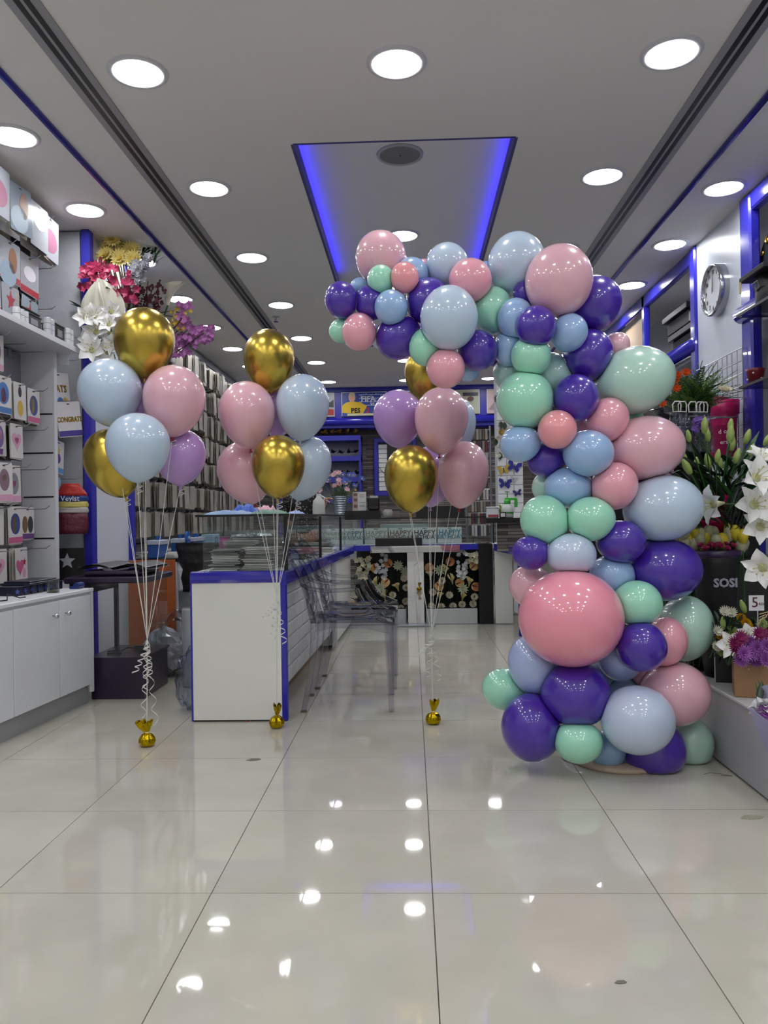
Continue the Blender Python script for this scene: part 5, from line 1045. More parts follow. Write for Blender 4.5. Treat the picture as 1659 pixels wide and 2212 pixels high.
def bunch(cname, wx, wy, Yw, kn, items):
    w0 = PZ(wx, wy, 0); w0 = Vector((w0.x, w0.y, 0)); kp = P(kn[0], kn[1], w0.y)
    gr = 'balloons of the %s bunch' % cname
    for (px, py, rx, ry, dY, col, lb, tl) in items:
        e = helium(px, py, rx, ry, w0.y + dY, col, lb + ' of the %s bunch' % cname, gr, kp, tl)
        m_ = (e + kp) / 2 + Vector((0, 0, -.02))
        thing1('balloon_ribbon', B().tube([e, e * .66 + kp * .34 + Vector((0, 0, -.008)), e * .33 + kp * .67 + Vector((0, 0, -.01)), kp], .0016, 4), RIB, 'ribbon tied to the %s, %s bunch' % (lb, cname), 'ribbon', 'ribbons of the %s bunch' % cname)
        b = B(); n = 14; b.tube([e + Vector((.012 * math.sin(i * .9) + .008, .01 * math.cos(i * .9), -.003 * i)) for i in range(n)], .0016, 4)
        if R() < .6: thing1('curled_ribbon', b, RIB, 'curled ribbon end under the %s, %s bunch' % (lb, cname), 'ribbon', 'short curls of the %s bunch' % cname)
    thing1('balloon_ribbon', B().tube([kp, (kp + w0 + Vector((0, 0, .09))) / 2, w0 + Vector((0, 0, .08))], .0022, 5), RIB, 'single white ribbon joining the knot to the foil weight of the %s bunch' % cname, 'ribbon', 'ribbons of the %s bunch' % cname)
    dense = cname == 'left'
    for i in range(5 if dense else 3):
        L = (.32, .36, .12, .14, .2)[i] * (1 if dense else .55); rr = .013 if dense else .014; n = 60; sx = (-.02, .03, -.05, .01, -.01)[i]
        pts = [kp + Vector((sx * (j / n) * 1.2 + rr * math.sin(j * .48 + i), rr * .9 * math.cos(j * .48 + i), -.03 - L * j / n)) for j in range(n)]
        b = B(); vs = []; fs = []
        for j, q_ in enumerate(pts): vs += [q_ + Vector((0, 0, .0025)), q_ - Vector((0, 0, .0025))]
        fs = [(2 * j, 2 * j + 2, 2 * j + 3, 2 * j + 1) for j in range(n - 1)]; b.add([pts[0]], []); b.v = []; b.add(vs, fs)
        b.tube([kp, kp + Vector((sx * .2, 0, -.015)), pts[0]], .0015, 4)
        thing1('curled_ribbon', b, M('E2E2DE', .3), 'spiral curled white ribbon tail of the %s bunch, %s one' % (cname, ('longest left', 'longest right', 'short left', 'short middle', 'medium')[i]), 'ribbon', 'curls of the %s bunch' % cname, True)
    # foil weight
    FO = M('B89C10', .16, 1.0, bump=.35, scale=38)
    t = E_('foil_weight', w0, 'crinkled gold foil weight on the floor under the %s bunch' % cname, 'balloon weight', 'gold foil weights', {'left': .3, 'middle': 2.1, 'right': 4.}[cname])
    prof = [(0, 0), (.02, .0), (.031, .008), (.036, .022), (.034, .038), (.024, .052), (.011, .06), (.008, .064)]
    part('foil_ball', t, B().lathe(prof, 28, lambda a, i: .05 * math.sin(9 * a + i * .6) + .03 * math.sin(17 * a)), FO, False)
    b = B(); n = 26; vs = []
    for i, (r_, z) in enumerate(((.01, .058), (.018, .072), (.027, .09), (.032, .112))):
        for k in range(n): a = 2 * PI * k / n; q_ = r_ * (1 + .4 * math.sin(a * 4 + i * .3) * i / 3); vs.append((q_ * math.cos(a) * .9 - .004 * i, q_ * math.sin(a) * .55, z + .007 * math.sin(a * 5) * i / 3))
    b.add(vs, [(i * n + k, i * n + (k + 1) % n, (i + 1) * n + (k + 1) % n, (i + 1) * n + k) for i in range(3) for k in range(n)]); part('ruffle', t, b, FO, False)
    part('tie', t, B().tube([(.009 * math.cos(a), .009 * math.sin(a), .063) for a in [2 * PI * k / 12 for k in range(12)]], .002, 4, True).tube([(.008, 0, .063), (.03, -.01, .056)], .0015, 4), RIB)
bunch('left', 318, 1612, 0, (318, 1382), [
 (312, 742, 65, 78, .06, 'go', 'topmost gold balloon', 0), (238, 849, 68, 75, 0, 'lb', 'upper left light blue balloon', -.08), (376, 867, 67, 79, .0, 'pp', 'pale pink balloon', .05), (308, 880, 62, 74, .2, 'la', 'lavender balloon hidden in the centre', 0),
 (298, 968, 69, 77, -.2, 'lb', 'front light blue balloon', 0), (245, 1002, 60, 78, .06, 'go', 'low left gold balloon', -.35), (389, 988, 56, 63, .12, 'la', 'low right lavender balloon', .0)])
bunch('middle', 598, 1572, 0, (598, 1290), [
 (581, 781, 55, 70, .06, 'go', 'topmost gold balloon', 0), (534, 897, 61, 74, -.06, 'pp', 'upper pale pink balloon', -.1), (653, 881, 58, 73, .0, 'lb', 'upper light blue balloon', .06), (598, 880, 50, 66, .22, 'la', 'lavender balloon hidden in the centre', 0),
 (531, 1022, 60, 70, .12, 'pp', 'lower pale pink balloon', -.3), (601, 1009, 58, 70, -.2, 'go', 'front gold balloon', 0), (660, 1012, 54, 72, .1, 'lb', 'lower light blue balloon', .25)])
bunch('right', 936, 1564, 0, (932, 1370), [
 (920, 810, 46, 62, .22, 'go', 'gold balloon tucked behind the arch', 0), (860, 905, 54, 63, .06, 'la', 'upper lavender balloon', 0), (953, 909, 58, 73, -.1, 'pp', 'upper pale pink balloon', .05), (990, 918, 38, 58, .22, 'lb', 'light blue balloon mostly hidden', 0),
 (888, 1035, 58, 74, -.16, 'go', 'front gold balloon', .0), (1000, 1026, 55, 73, .04, 'pp', 'lower pale pink balloon', .1), (930, 1030, 50, 66, .22, 'la', 'lower lavender balloon hidden behind the gold one', 0)])

# ================================================================== RIGHT WALL
WG = M('C4CAD4', .3, var=.05, scale=10, bump=.08)
struct('wall_column_right', B().box(2.0, XR, 4.74, 5.5, 0, CZ), WG)
def rpost(n_, y0, y1, x0=1.97, z1=CZ): return struct('trim_%d' % n_, B().box(x0, 2.04, y0, y1, .3, z1, .012), BLUE)
rpost(5, 4.6, 4.74, 1.975); rpost(6, 5.5, 5.6, 1.98)
struct('trim_7', B().box(1.98, 2.04, 2.6, 4.6, 2.74, CZ, .01), BLUE); struct('trim_8', B().box(1.99, 2.04, 5.6, 10.9, 2.74, CZ, .01), BLUE)
struct('trim_9', B().tube([(1.97, 2.6, 2.16), (1.97, 4.72, 2.16)], .05, 14), BLUE, True); struct('trim_10', B().tube([(1.99, 5.52, 2.17), (1.99, 10.9, 2.17)], .05, 14), BLUE, True)
rpost(11, 6.7, 6.78, 1.99); struct('trim_12', B().box(1.99, 2.04, 8.2, 8.28, .3, CZ), BLUE)
for a, c in ((2.6, 4.6), (5.6, 10.9)): struct('bay_shelf', B().box(2.04, XR, a, c, 2.1, 2.13), WHITE, parent=bpy.data.objects['wall_right'])
# clock
q = PX(1551, 627, 1.99); cyk, czk = q.y, q.z; R_ = .165
t = E_('wall_clock', (0, 0, 0), 'round silver wall clock with black numerals on the white column', 'clock', M_=T(2.0, cyk, czk) @ Rz(-PI / 2) @ Rx(PI / 2))
part('case', t, B().lathe([(R_, 0), (R_ * 1.0, .05), (R_ * .97, .062), (R_ * .9, .058), (R_ * .88, .04)], 40, None, False), M('A9ACB2', .15, .9), True); part('dial', t, B().lathe([(0, .041), (R_ * .89, .04)], 40), M('D2D5DA', .4))
for k in range(1, 13): a = PI / 2 - 2 * PI * k / 12; link('lettering', text(str(k), .038, M('16161A', .4), .0006), t, M_=T(R_ * .7 * math.cos(a), R_ * .7 * math.sin(a), .042))
b = B(); b.m = T(0, 0, .045) @ Rz(.0); b.box(-.004, .004, -.01, .075, 0, .002); part('hour_hand', t, b, BLK); b = B(); b.m = T(0, 0, .048) @ Rz(-.1); b.box(-.0025, .0025, -.02, .115, 0, .002); part('minute_hand', t, b, BLK)
# wire grid on column
t = E_('wire_grid', (0, 0, 0), 'silver wire grid panel fixed to the white column', 'wire grid'); g0, g1, gz0, gz1 = 4.78, 5.42, 1.3, 1.9
g1 = PX(1528, 800, 1.96).y; g0 = PX(1603, 750, 1.96).y; gz1 = PX(1603, 750, 1.96).z; k = 0
while g0 + k * .075 < g1 + .2: yy = g0 + k * .075; part('wire', t, B().cyl((1.96, yy, 1.2), (1.96, yy, gz1), .0035, n=5), WIRE); k += 1
for k in range(9): part('wire', t, B().cyl((1.96, g0, gz1 - .002 - k * .075), (1.96, g1 + .2, gz1 - .002 - k * .075), .0035, n=5), WIRE)
# upper bay: black boxes, wooden panel, gold filigree frame
def hatbox(lb, y0, y1, z, x0=1.9, nm='storage_box', h=.17, over=.03):
    t = E_(nm, (0, 0, 0), lb, 'box', 'black lidded boxes on the right wall'); part('carton', t, B().box(x0, x0 + .25, y0, y1, z, z + h, .004), M('0A0A0C', .6)); part('lid', t, B().box(x0 - over, x0 + .28, y0 - over, y1 + over, z + h, z + h + .045, .004), BLK); part('side_label', t, B().box(x0, x0 + .25, y0 - .002, y0, z + .01, z + h - .02), M('A6A8B0', .35))
hatbox('black lidded storage box stack in the bay beyond the clock, lower', 5.72, 6.2, 2.13 + .09, 2.06, h=.11); hatbox('black lidded storage box in the bay beyond the clock, upper', 5.76, 6.24, 2.36 + .02, 2.03, h=.1)
thing1('wood_panel', B().box(2.05, 2.07, 6.85, 7.5, 2.15, 2.72), M('B49A7E', .5, var=.15, scale=5), 'tan wooden board standing in the far right upper bay', 'board')
thing1('paper_stack', B().box(2.03, 2.3, 7.6, 8.1, 2.15, 2.5, .003), M('8E9298', .4, var=.4, scale=60), 'stack of grey sheets in the far right upper bay', 'paper')
thing1('upper_packs', B().box(2.15, 2.35, 8.4, 10.6, 2.15, 2.55, .01), M('5E6068', .4, var=.4, scale=14), 'grey goods filling the farthest right upper bay', 'goods')
t = E_('filigree_mirror', (0, 0, 0), 'black frame with gold filigree scrolls in the near right upper bay', 'frame', M_=PX(1652, 505, 2.06).to_3d() and T(2.07, PX(1652, 505, 2.07).y - .13, 2.42) @ Rz(-PI / 2) @ Rx(PI / 2 - .05))
b = B(); b.lathe([(.2, -.015), (.205, 0), (.19, .012), (0, .012)], 30); part('backing', t, b, M('2A2C34', .4))
b = B()
for k in range(12):
    a = 2 * PI * k / 12; c_ = Vector((.155 * math.cos(a), .155 * math.sin(a), .018)); b.tube([c_ + Vector((.03 * math.cos(f) * (1 - f / 9), .03 * math.sin(f) * (1 - f / 9), 0)) for f in [q_ * .55 + a for q_ in range(11)]], .005, 5)
part('filigree', t, b, M('C89A3C', .3, .7), label='gold filigree scrolls')
# near bay shelves
t = E_('glass_shelf', (0, 0, 0), 'glass shelf holding the black hat box in the near right bay', 'shelf'); q = PX(1592, 682, 1.8); zs_ = q.z; ys_ = q.y
part('shelf_pane', t, B().box(1.8, 2.3, 3.2, ys_, zs_ - .012, zs_), glassm('5A6660', .5, 1.5, .02)); part('edge_trim', t, B().box(1.795, 1.802, 3.2, ys_, zs_ - .013, zs_ + .001).box(1.795, 2.3, ys_ - .006, ys_, zs_ - .013, zs_ + .001), BLK)
q = PX(1598, 836, 1.8); z2 = q.z; y2 = q.y
t = E_('glass_shelf', (0, 0, 0), 'lower glass shelf holding the red pot in the near right bay', 'shelf'); part('shelf_pane', t, B().box(1.8, 2.3, 3.2, y2, z2 - .012, z2), glassm('5A6660', .5, 1.5, .02)); part('edge_trim', t, B().box(1.795, 1.802, 3.2, y2, z2 - .013, z2 + .001).box(1.795, 2.3, y2 - .006, y2, z2 - .013, z2 + .001), BLK)
struct('bay_back', B().box(2.3, 2.32, 2.6, 4.6, 0, CZ), M('8E9096', .5), parent=bpy.data.objects['wall_right'])
t = E_('hat_box', (1.96, ys_ - .16, zs_), 'large round black hat box with wide square lid', 'box'); part('drum', t, B().lathe([(.115, 0), (.12, .01), (.12, .17), (0, .17)], 28), M('0E0F12', .55), True); part('lid', t, B().box(-.15, .18, -.15, .15, .17, .2, .004), M('08080A', .6)); part('ribbon_loop', t, B().tube([(-.12, -.03, .1), (-.14, -.05, .13), (-.15, -.01, .12), (-.125, .01, .09)], .004, 5, True), M('8A8A92', .3)); part('tassel', t, B().box(-.16, -.15, .12, .13, .11, .17), M('C8C29A', .6))
t = E_('dotted_pot', (1.86, y2 - .06, z2), 'small dark red pot with white flowers on the lower glass shelf', 'pot'); part('pot', t, B().lathe([(.035, 0), (.045, .07), (.05, .085), (.044, .085)], 18), M('6A1420', .35), True)
for k in range(6): a = k * 1.05 + 3; part('dot', t, B().ell((.041 * math.cos(a), .041 * math.sin(a), .03 + .03 * (k % 2)), (.006, .006, .006), 6, 4), M('D8D0D0', .4))
thing1('photo_card', B().box(0, .004, 0, .07, 0, .13), M('6E625E', .4, var=.6, scale=40), 'small photo card leaning behind the red pot', 'card', M_=T(1.93, y2 - .12, z2))
for i, (dy_, h, x_) in enumerate(((.3, .3, 2.0), (.45, .36, 1.95), (.62, .3, 2.0))):
    t = E_('clear_vase', (x_, y2 - dy_, z2), 'clear ribbed acrylic vase on the lower glass shelf, %s from the post' % ('first', 'second', 'third')[i], 'vase', 'clear vases on the right shelf'); part('glass_body', t, B().lathe([(.05, 0), (.06, .01), (.062, h), (.056, h), (.054, .02), (0, .02)], 20, lambda a, i_: .02 * math.cos(10 * a)), glassm('DCE2E6', .15, 1.5, .04, .6, .5, 40), True)
# dark covered goods in lower far bay
bag('black_garment_bag', 'black glossy covered pile on the shelf beyond the clock', (2.0, 6.1, 1.62), (.22, .5, .2), .15, M('0C0C0E', .2, coat=.5)); thing1('bay_shelf_board', B().box(1.85, XR, 5.6, 8.5, 1.58, 1.61), WHITE, 'white board under the black covered pile', 'shelf')
thing1('pink_panel', B().box(1.5, 1.75, 5.3, 5.34, 0, 1.55), M('B088A8', .5), 'pale pink ribbed panel behind the balloons and bags', 'panel'); thing1('dark_cabinet', B().box(1.2, 2.2, 5.9, 6.1, 0, 1.5, .01), M('121214', .4), 'dark cabinet standing behind the right balloons', 'cabinet')
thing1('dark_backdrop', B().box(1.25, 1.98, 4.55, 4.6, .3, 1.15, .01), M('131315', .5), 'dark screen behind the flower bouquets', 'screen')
# ------------------------------------------------------------------ platform
PLT = M('A8A8AC', .45, var=.08, scale=5)
t = E_('display_platform', (0, 0, 0), 'low grey white display platform under the flowers at the right', 'platform'); part('body', t, B().box(1.21, 1.99, 2.0, 4.9, .01, .285), PLT); part('top_slab', t, B().box(1.2, 1.99, 2.0, 4.92, .285, .3, .004), M('BFC1C2', .4, var=.05, scale=6)); part('painted_base_shadow', t, B().box(1.22, 1.98, 2.0, 4.9, 0, .01), BLK)  # black strip at the foot paints in the shade under the platform
# lily parts
LP = [B().petal(.092, .052, -1.0, .2, 9, 6, .9, .003, .95).mesh('petal', PETW, True)]
LBUD = B().lathe([(0, 0), (.008, .004), (.0125, .022), (.0115, .038), (.005, .056), (0, .06)], 8).mesh('bud', BUD, True)
def sta():
    b = B()
    for k in range(6): a = k * PI / 3 + .2; b.tube([(0, 0, .01), (.012 * math.cos(a), .012 * math.sin(a), .04), (.022 * math.cos(a), .022 * math.sin(a), .062)], .0012, 4); b.ell((.022 * math.cos(a), .022 * math.sin(a), .063), (.004, .004, .003), 6, 4)
    return b
STA = sta().mesh('stamens', M('B8B070', .6))
def lily(loc, d, s_, lb, gr, root=None, buds=0):
    Mx = aim(loc, d) @ Rz(U(0, 1)) @ S(s_); t = E_('white_lily', (0, 0, 0), lb, 'flower', gr, M_=Mx)
    for k in range(6): link('petal', LP[0], t, M_=Rz(k * PI / 3 + U(-.08, .08)) @ S(1, 1.2 if k % 2 else .85, 1))
    link('stamens', STA, t); b = B(); b.lathe([(.004, -.03), (.012, .0), (.02, .02)], 8); part('throat', t, b, M('C8CCA0', .5), True)
    if root is not None: b = B(); b.m = Mx.inverted(); b.tube([root, (Vector(root) + Vector(loc)) / 2 + Vector((.02, 0, .02)), loc], .003, 5); part('stem', t, b, GREEN)
    return t
# lily group in pink bucket on the platform
bx_, by_ = 1.42, 3.62
PB = M('B0105C', .35)
def bucket(lb, loc, r0, r1, h, txt=None, tilt=0., nm='flower_bucket', mat=PB):
    t = E_(nm, (0, 0, 0), lb, 'bucket', None, M_=T(*loc) @ Rz(-.25) @ Ry(tilt)); part('bucket', t, B().lathe([(0, 0), (r0, 0), (r0 + (r1 - r0) * .75, h * .75), (r1 * 1.08, h * .76), (r1 * 1.16, h), (r1 * 1.1, h), (r1 * .98, h * .78), (r0 * .9, .01), (0, .01)], 28), mat, True)
    part('wire_ring', t, B().tube([((r0 + (r1 - r0) * .72 + .004) * math.cos(a), (r0 + (r1 - r0) * .72 + .004) * math.sin(a), h * .7) for a in [2 * PI * k / 24 for k in range(24)]], .004, 5, True), WIRE)
    if txt:
        for s_, zz, sz in txt: link('lettering', text(s_, sz, M('D8C8D0', .4)), t, M_=T(0, -(r0 + (r1 - r0) * zz / h) - .004, zz) @ Rx(-.08) @ FY)
    return t
bucket('magenta bucket standing on the platform behind the light blue balloon', (bx_ - .08, by_ + .0, .3 + .5), .06, .082, .29)
thing1('bucket_stool', B().box(-.16, .2, -.1, .12, 0, .5, .006), M('0F0F12', .5), 'dark box raising the magenta lily bucket', 'box', M_=T(bx_ - .04, by_, .3))
q = P(1562, 965, 4.62); bucket('magenta hanging bucket lettered d of and ers, right of the bags', (q.x, q.y, q.z - .07), .072, .095, .33, (('d of', .15, .035), ('ers', .09, .035)), -.05)
q = P(1536, 955, 4.8); bucket('second magenta hanging bucket half hidden behind the lettered one', (q.x, q.y, q.z - .05), .07, .092, .31)
lr = Vector((bx_ - .05, by_ - .03, .93))
lb_ = E_('lily_bunch', lr, 'dense bunch of dark lily leaves and stems over the magenta bucket', 'bunch')
for i, (px, py, s_, d) in enumerate(((1625, 1036, 1.0, (.3, -1, .35)), (1624, 1092, 1.0, (-.0, -1, .15)), (1550, 1088, .95, (-1, -.3, -.1)), (1640, 1140, .9, (-.2, -1, .2)), (1650, 1225, .9, (-.7, -1, -.1)), (1640, 1000, .8, (.2, -.6, .8)))):
    q = P(px, py, 3.05 + (.1 * (i % 2)) if i != 2 else 3.2); lily(q, d, s_ * 1.12, 'open white lily %s' % ('facing out in the upper right', 'just under the topmost facing one', 'pointing left in profile', 'ruffled below the pair', 'drooping low at the right edge', 'behind the top bud')[i], 'open white lilies at the right', lr + Vector((.15, -.25, .05)))
for i, (px, py, s_) in enumerate(((1521, 927, 1.2), (1530, 945, 1.1), (1577, 925, 1.1), (1576, 948, 1.3), (1580, 965, 1.2), (1610, 950, 1.2), (1620, 975, .9), (1650, 953, .9), (1482, 995, 1.1), (1493, 1015, 1.3), (1532, 1003, 1.2), (1555, 1008, 1.1), (1548, 990, 1.), (1587, 992, 1.2), (1550, 1042, 1.), (1490, 945, .9), (1645, 1015, .9), (1505, 1005, 1.))):
    q = P(px, py + 10, 3.35 + .12 * (i % 3)); lean = (px - 1550) / 160; d = Vector((lean * .7 + U(-.15, .15), -.15, 1)) if i != 9 else Vector((-.6, -.2, 1)); Mx = aim(q, d) @ S(s_)
    t = E_('lily_bud', (0, 0, 0), 'closed %s lily bud, %s' % (('green', 'pinkish', 'yellow green')[(i == 10) + 2 * (i in (6, 7, 9, 16))], ('upper left of the bunch', 'right of the upper left bud', 'top centre before the bucket', 'leaning right of centre top', 'under the leaning pair', 'upper right before the clear vase', 'yellowish at right', 'by the right frame edge', 'far left low', 'large pale at the left', 'upright pink in the centre', 'behind the pink one', 'brown shaded in centre', 'right of the pink one', 'lower centre', 'top left in shade', 'right over the open lily', 'left low behind')[i]), 'flower bud', 'lily buds in the bucket', M_=Mx)
    link('bud', LBUD, t); b = B(); b.m = Mx.inverted(); b.tube([lr, (lr + q) / 2 + Vector((0, 0, .02)), q], .003, 5); part('stem', t, b, GREEN)
for i in range(190):
    a = U(-1, 1); q = Vector((a * .14 + .03, U(-.14, .1), U(-.02, .27))); b = B(); b.m = Rz(U(-.6, .6) + (0 if a > 0 else PI)) @ Ry(-U(.3, 1.35)); b.petal(U(.12, .21), U(.03, .046), U(-.9, -.1), .25, 6, 2, .7)
    o = part('leaf', lb_, b, DGREEN if i % 4 else GREEN, True); o.matrix_local = T(*q)
for i in range(22):
    b = B(); xx = U(-.06, .2); b.tube([(xx * .3, 0, -.2), (xx, U(-.2, .05), .15)], .003, 5); part('stem', lb_, b, M('2A3A26', .5))
# ferns & orange flowers pot at top
q = P(1500, 865, 4.2); fr = q.copy()
t = E_('display_stand', (fr.x, 4.22, .3), 'black display stand carrying the fern bucket and the clear bags', 'stand'); part('post', t, B().box(-.02, .02, -.02, .02, 0, fr.z - .62), BLK); part('shelf', t, B().box(-.1, .12, -.1, .1, fr.z - .635, fr.z - .62), BLK); part('bar', t, B().tube([(-.12, -.28, P(1490, 900, 3.95).z - .3), (.12, -.2, P(1490, 900, 3.95).z - .3)], .004, 5).tube([(0, -.02, P(1490, 900, 3.95).z - .3), (0, -.24, P(1490, 900, 3.95).z - .3)], .004, 5), WIRE); part('foot', t, B().box(-.12, .12, -.12, .12, 0, .01), BLK)
t = E_('fern_bucket', (0, 0, 0), 'black bucket hidden under the ferns and orange blooms', 'bucket', M_=T(fr.x, fr.y, fr.z - .32)); part('bucket', t, B().lathe([(.05, 0), (.08, .28), (.075, .28), (.045, .01)], 20), BLK, True)
FRN = B()
for k in range(14):
    for sg in (-1, 1): FRN.m = T(.012 * k, 0, .003 * k - .0004 * k * k) @ Rz(sg * 1.1); FRN.petal(.045 * (1 - k / 15), .01, -.2, .1, 2, 1)
FRN.m = Matrix.Identity(4); FRN.tube([(0, 0, 0), (.09, 0, .015), (.17, 0, .0)], .0015, 4)
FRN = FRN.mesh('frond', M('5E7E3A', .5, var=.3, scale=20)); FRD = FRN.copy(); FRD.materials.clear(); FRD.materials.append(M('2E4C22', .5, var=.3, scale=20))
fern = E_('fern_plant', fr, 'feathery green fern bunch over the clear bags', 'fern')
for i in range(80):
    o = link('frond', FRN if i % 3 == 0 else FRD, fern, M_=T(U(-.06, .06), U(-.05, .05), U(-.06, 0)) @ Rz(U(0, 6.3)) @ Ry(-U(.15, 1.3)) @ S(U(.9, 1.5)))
ORF = blossom(8, .03, .014, .5, .4, rings=2).mesh('petals', M('C8501C', .5))
for i, (px, py) in enumerate(((1455, 815), (1459, 822), (1482, 806), (1462, 840), (1431, 873), (1464, 812))): q = P(px, py, 4.08); stemmed('orange_flower', fr + Vector((0, 0, -.1)), q, [('petals', ORF)], 'small orange bloom by the ferns, %s' % ('upper left', 'just right of the upper left', 'topmost', 'middle left', 'lowest beside the mint balloon', 'near the top one')[i], 'orange blooms by the ferns', GREEN, (-.3, -1, .3))
q = P(1566, 846, 4.0); parts_flower('carnation', q, (0, -.6, 1), [('petals', CARN)], 'white ruffled flower above the magenta bucket')
# clear bags with white handles
for i, px in enumerate((1462, 1474, 1496, 1512, 1520)):
    q = P(px, 925, 3.9 + i * .03); t = E_('clear_gift_bag', (q.x, q.y, q.z - .12), 'clear gift bag with white loop handle, %s from the left' % ('first', 'second', 'third', 'fourth', 'fifth')[i], 'bag', 'clear gift bags hanging by the ferns')
    part('bag_body', t, B().add([(-.05, -.02, 0), (.05, -.02, 0), (.05, .02, 0), (-.05, .02, 0), (-.03, -.004, .2), (.03, -.004, .2), (.03, .004, .2), (-.03, .004, .2)], [(3, 2, 1, 0), (0, 1, 5, 4), (1, 2, 6, 5), (2, 3, 7, 6), (3, 0, 4, 7)]), glassm('AEB6CC', .55, 1.6, .1, .4, 1., 40)); part('handle', t, B().tube([(-.018, -.006, .2), (-.02, -.006, .235), (-.01, -.006, .25), (.014, -.006, .25), (.02, -.006, .235), (.018, -.006, .2)], .0035, 5, True), M('C6C2C0', .4))
# dark bouquet SOSI
q = PZ(1560, 1430, .3); by2 = 3.42; bxx = P(1548, 1300, by2).x
t = E_('wrapped_bouquet', (bxx, by2, .3), 'black paper wrapped bouquet lettered SOSI with pink roses on top', 'bouquet'); zt_ = P(1548, 1195, by2).z - .3
part('paper_wrap', t, B().lathe([(.05, 0), (.075, .15), (.088, zt_ - .05), (.1, zt_), (.094, zt_), (.08, zt_ - .05)], 26, lambda a, i: .02 * math.sin(5 * a)), M('08070D', .55), True); part('wrap_lining', t, B().lathe([(.095, zt_ - .02), (.104, zt_ + .012), (.098, zt_ + .01)], 26, lambda a, i: .02 * math.sin(5 * a)), M('2A1640', .4), True)
link('lettering', text('SOSI', .05, M('9A98A8', .4), .002), t, M_=T(.0, -.102, zt_ - .12) @ Rz(.0) @ FY)
for i in range(16):
    a = i * 2.4; r_ = .075 * math.sqrt((i + .5) / 16); parts_flower('rose', (bxx + r_ * math.cos(a), by2 + r_ * math.sin(a), .3 + zt_ + .022 + .01 * math.sin(i)), (math.cos(a) * .3, math.sin(a) * .3 - .4, 1), [('petals', blossom(6, .022, .02, 1.4, .3, .4, .6, 0, 3).mesh('petals', M('A8345C', .5)))], 'small deep pink rose in the black wrapped bouquet', gr='pink roses in the black bouquet')
# tulip bundle
for i in range(40):
    px = U(1435, 1625); q = P(px, U(1158, 1192), 3.52 + U(-.05, .08)); rt = Vector((q.x * .97, q.y, .32)); yl = i % 2
    stemmed('tulip' if yl else 'wrapped_tulip', rt, q, [('petals', B().lathe([(0, -.015), (.018, 0), (.026, .028), (.018, .05), (.006, .058)], 8).mesh('petals', M('C8B428', .5) if yl else M('A9AA88', .3), True))], '%s tulip in the row behind the black bouquet' % ('yellow' if yl else 'pale wrapped'), '%s tulips behind the black bouquet' % ('yellow' if yl else 'pale'), GREEN, (0, 0, 1))
thing1('clear_sleeve', B().lathe([(.07, 0), (.14, .36), (.16, .44)], 20, lambda a, i: .06 * math.sin(6 * a + i)), glassm('9AA4A4', .35, 1.5, .1, .4, .8, 20), 'clear cellophane sleeve around the tulips', 'sleeve', M_=T(1.52, 3.68, .36))
thing1('black_bag', B().lathe([(.06, 0), (.1, .1), (.13, .4), (.12, .42)], 18, lambda a, i: .06 * math.sin(5 * a + i)), M('0B0B0E', .3), 'black wrap bundle left of the lettered bouquet', 'bag', M_=T(1.2, 3.8, .3) if False else T(1.38, 3.9, .3))
# purple statice
for k, (cx_, cy_, w_, h_, Y_, c_, lb) in enumerate(((1592, 1126, 32, 18, 3.62, '3C2058', 'dark purple statice spray below the open lilies'), (1512, 920, 14, 16, 3.86, '6A4A98', 'violet blossom spray before the clear bags'))):
    q = P(cx_, cy_, Y_); t = spray('statice_spray', lb, (q.x, Y_, .3)); part('stem', t, B().tube([(0, .05, 0), (.01, .03, (q.z - .3) * .6), (0, .01, q.z - .3)], .003, 5), GREEN); me = blossom(5, .016, .015, .4, .3).mesh('petals', M(c_, .5))
    for i in range(30): bloom(t, P(cx_ + U(-w_, w_), cy_ + U(-h_, h_), Y_ + U(-.03, .03)), (U(-.5, .5), -1, .5), me)
# black framed box with yellow roses
t = E_('black_bag_planter', (0, 0, 0), 'black gift box with white edge and handle holding yellow roses', 'gift box'); q0 = PZ(1545, 1476, .3); Mx = T(q0.x, q0.y, .3) @ Rz(-.32)
def mpart(nm, par, b, mat, Mx, smooth=False): b2 = B(); b2.v = [tuple(Mx @ Vector(v)) for v in b.v]; b2.f = b.f; return part(nm, par, b2, mat, smooth)
mpart('box', t, B().box(0, .22, 0, .1, 0, .125, .003), M('09090B', .4), Mx); mpart('white_edge', t, B().box(-.003, .222, -.003, 0, 0, .004).box(-.003, .222, -.003, 0, .122, .127).box(-.003, .002, -.003, 0, 0, .127), M('B8B8BA', .4), Mx)
mpart('handle', t, B().tube([(.05, .02, .12), (.04, .02, .19), (.06, .02, .24), (.1, .02, .262), (.15, .02, .24), (.17, .02, .12)], .0035, 6), BLK, Mx, True)
cm = Mx
YR = blossom(6, .028, .028, 1.5, .1, .5, .6, 0, 3).mesh('petals', M('C89A14', .5)); WM = blossom(16, .03, .007, .4, .5, .1, .8, 0, 2).mesh('petals', M('C9C9B8', .5)); GC = blossom(12, .03, .022, 1.1, .15, .3, .6, .004, 3).mesh('petals', M('A9B87A', .6)); MG = blossom(18, .034, .007, .2, .35, .1, .8, 0, 2).mesh('petals', M('7A1450', .5)); LM = blossom(20, .036, .008, .3, .3, .1, .8, 0, 3).mesh('petals', M('9858A8', .5))
def fl(px, py, Y, me, nm, lb, gr, d=None): q = P(px, py, Y); stemmed(nm, (q.x + .02, Y + .12, .41), q, [('petals', me)], lb, gr, GREEN, d or (U(-.4, .2), -1, .5), .0025, bend=0)
for i, (px, py) in enumerate(((1600, 1337), (1615, 1355), (1556, 1375), (1610, 1348))): fl(px, py, 3.2 - .03 * i, YR, 'yellow_rose', 'yellow rose %s in the black gift box' % ('topmost', 'right below the topmost', 'at the left', 'tucked behind')[i], 'yellow roses')
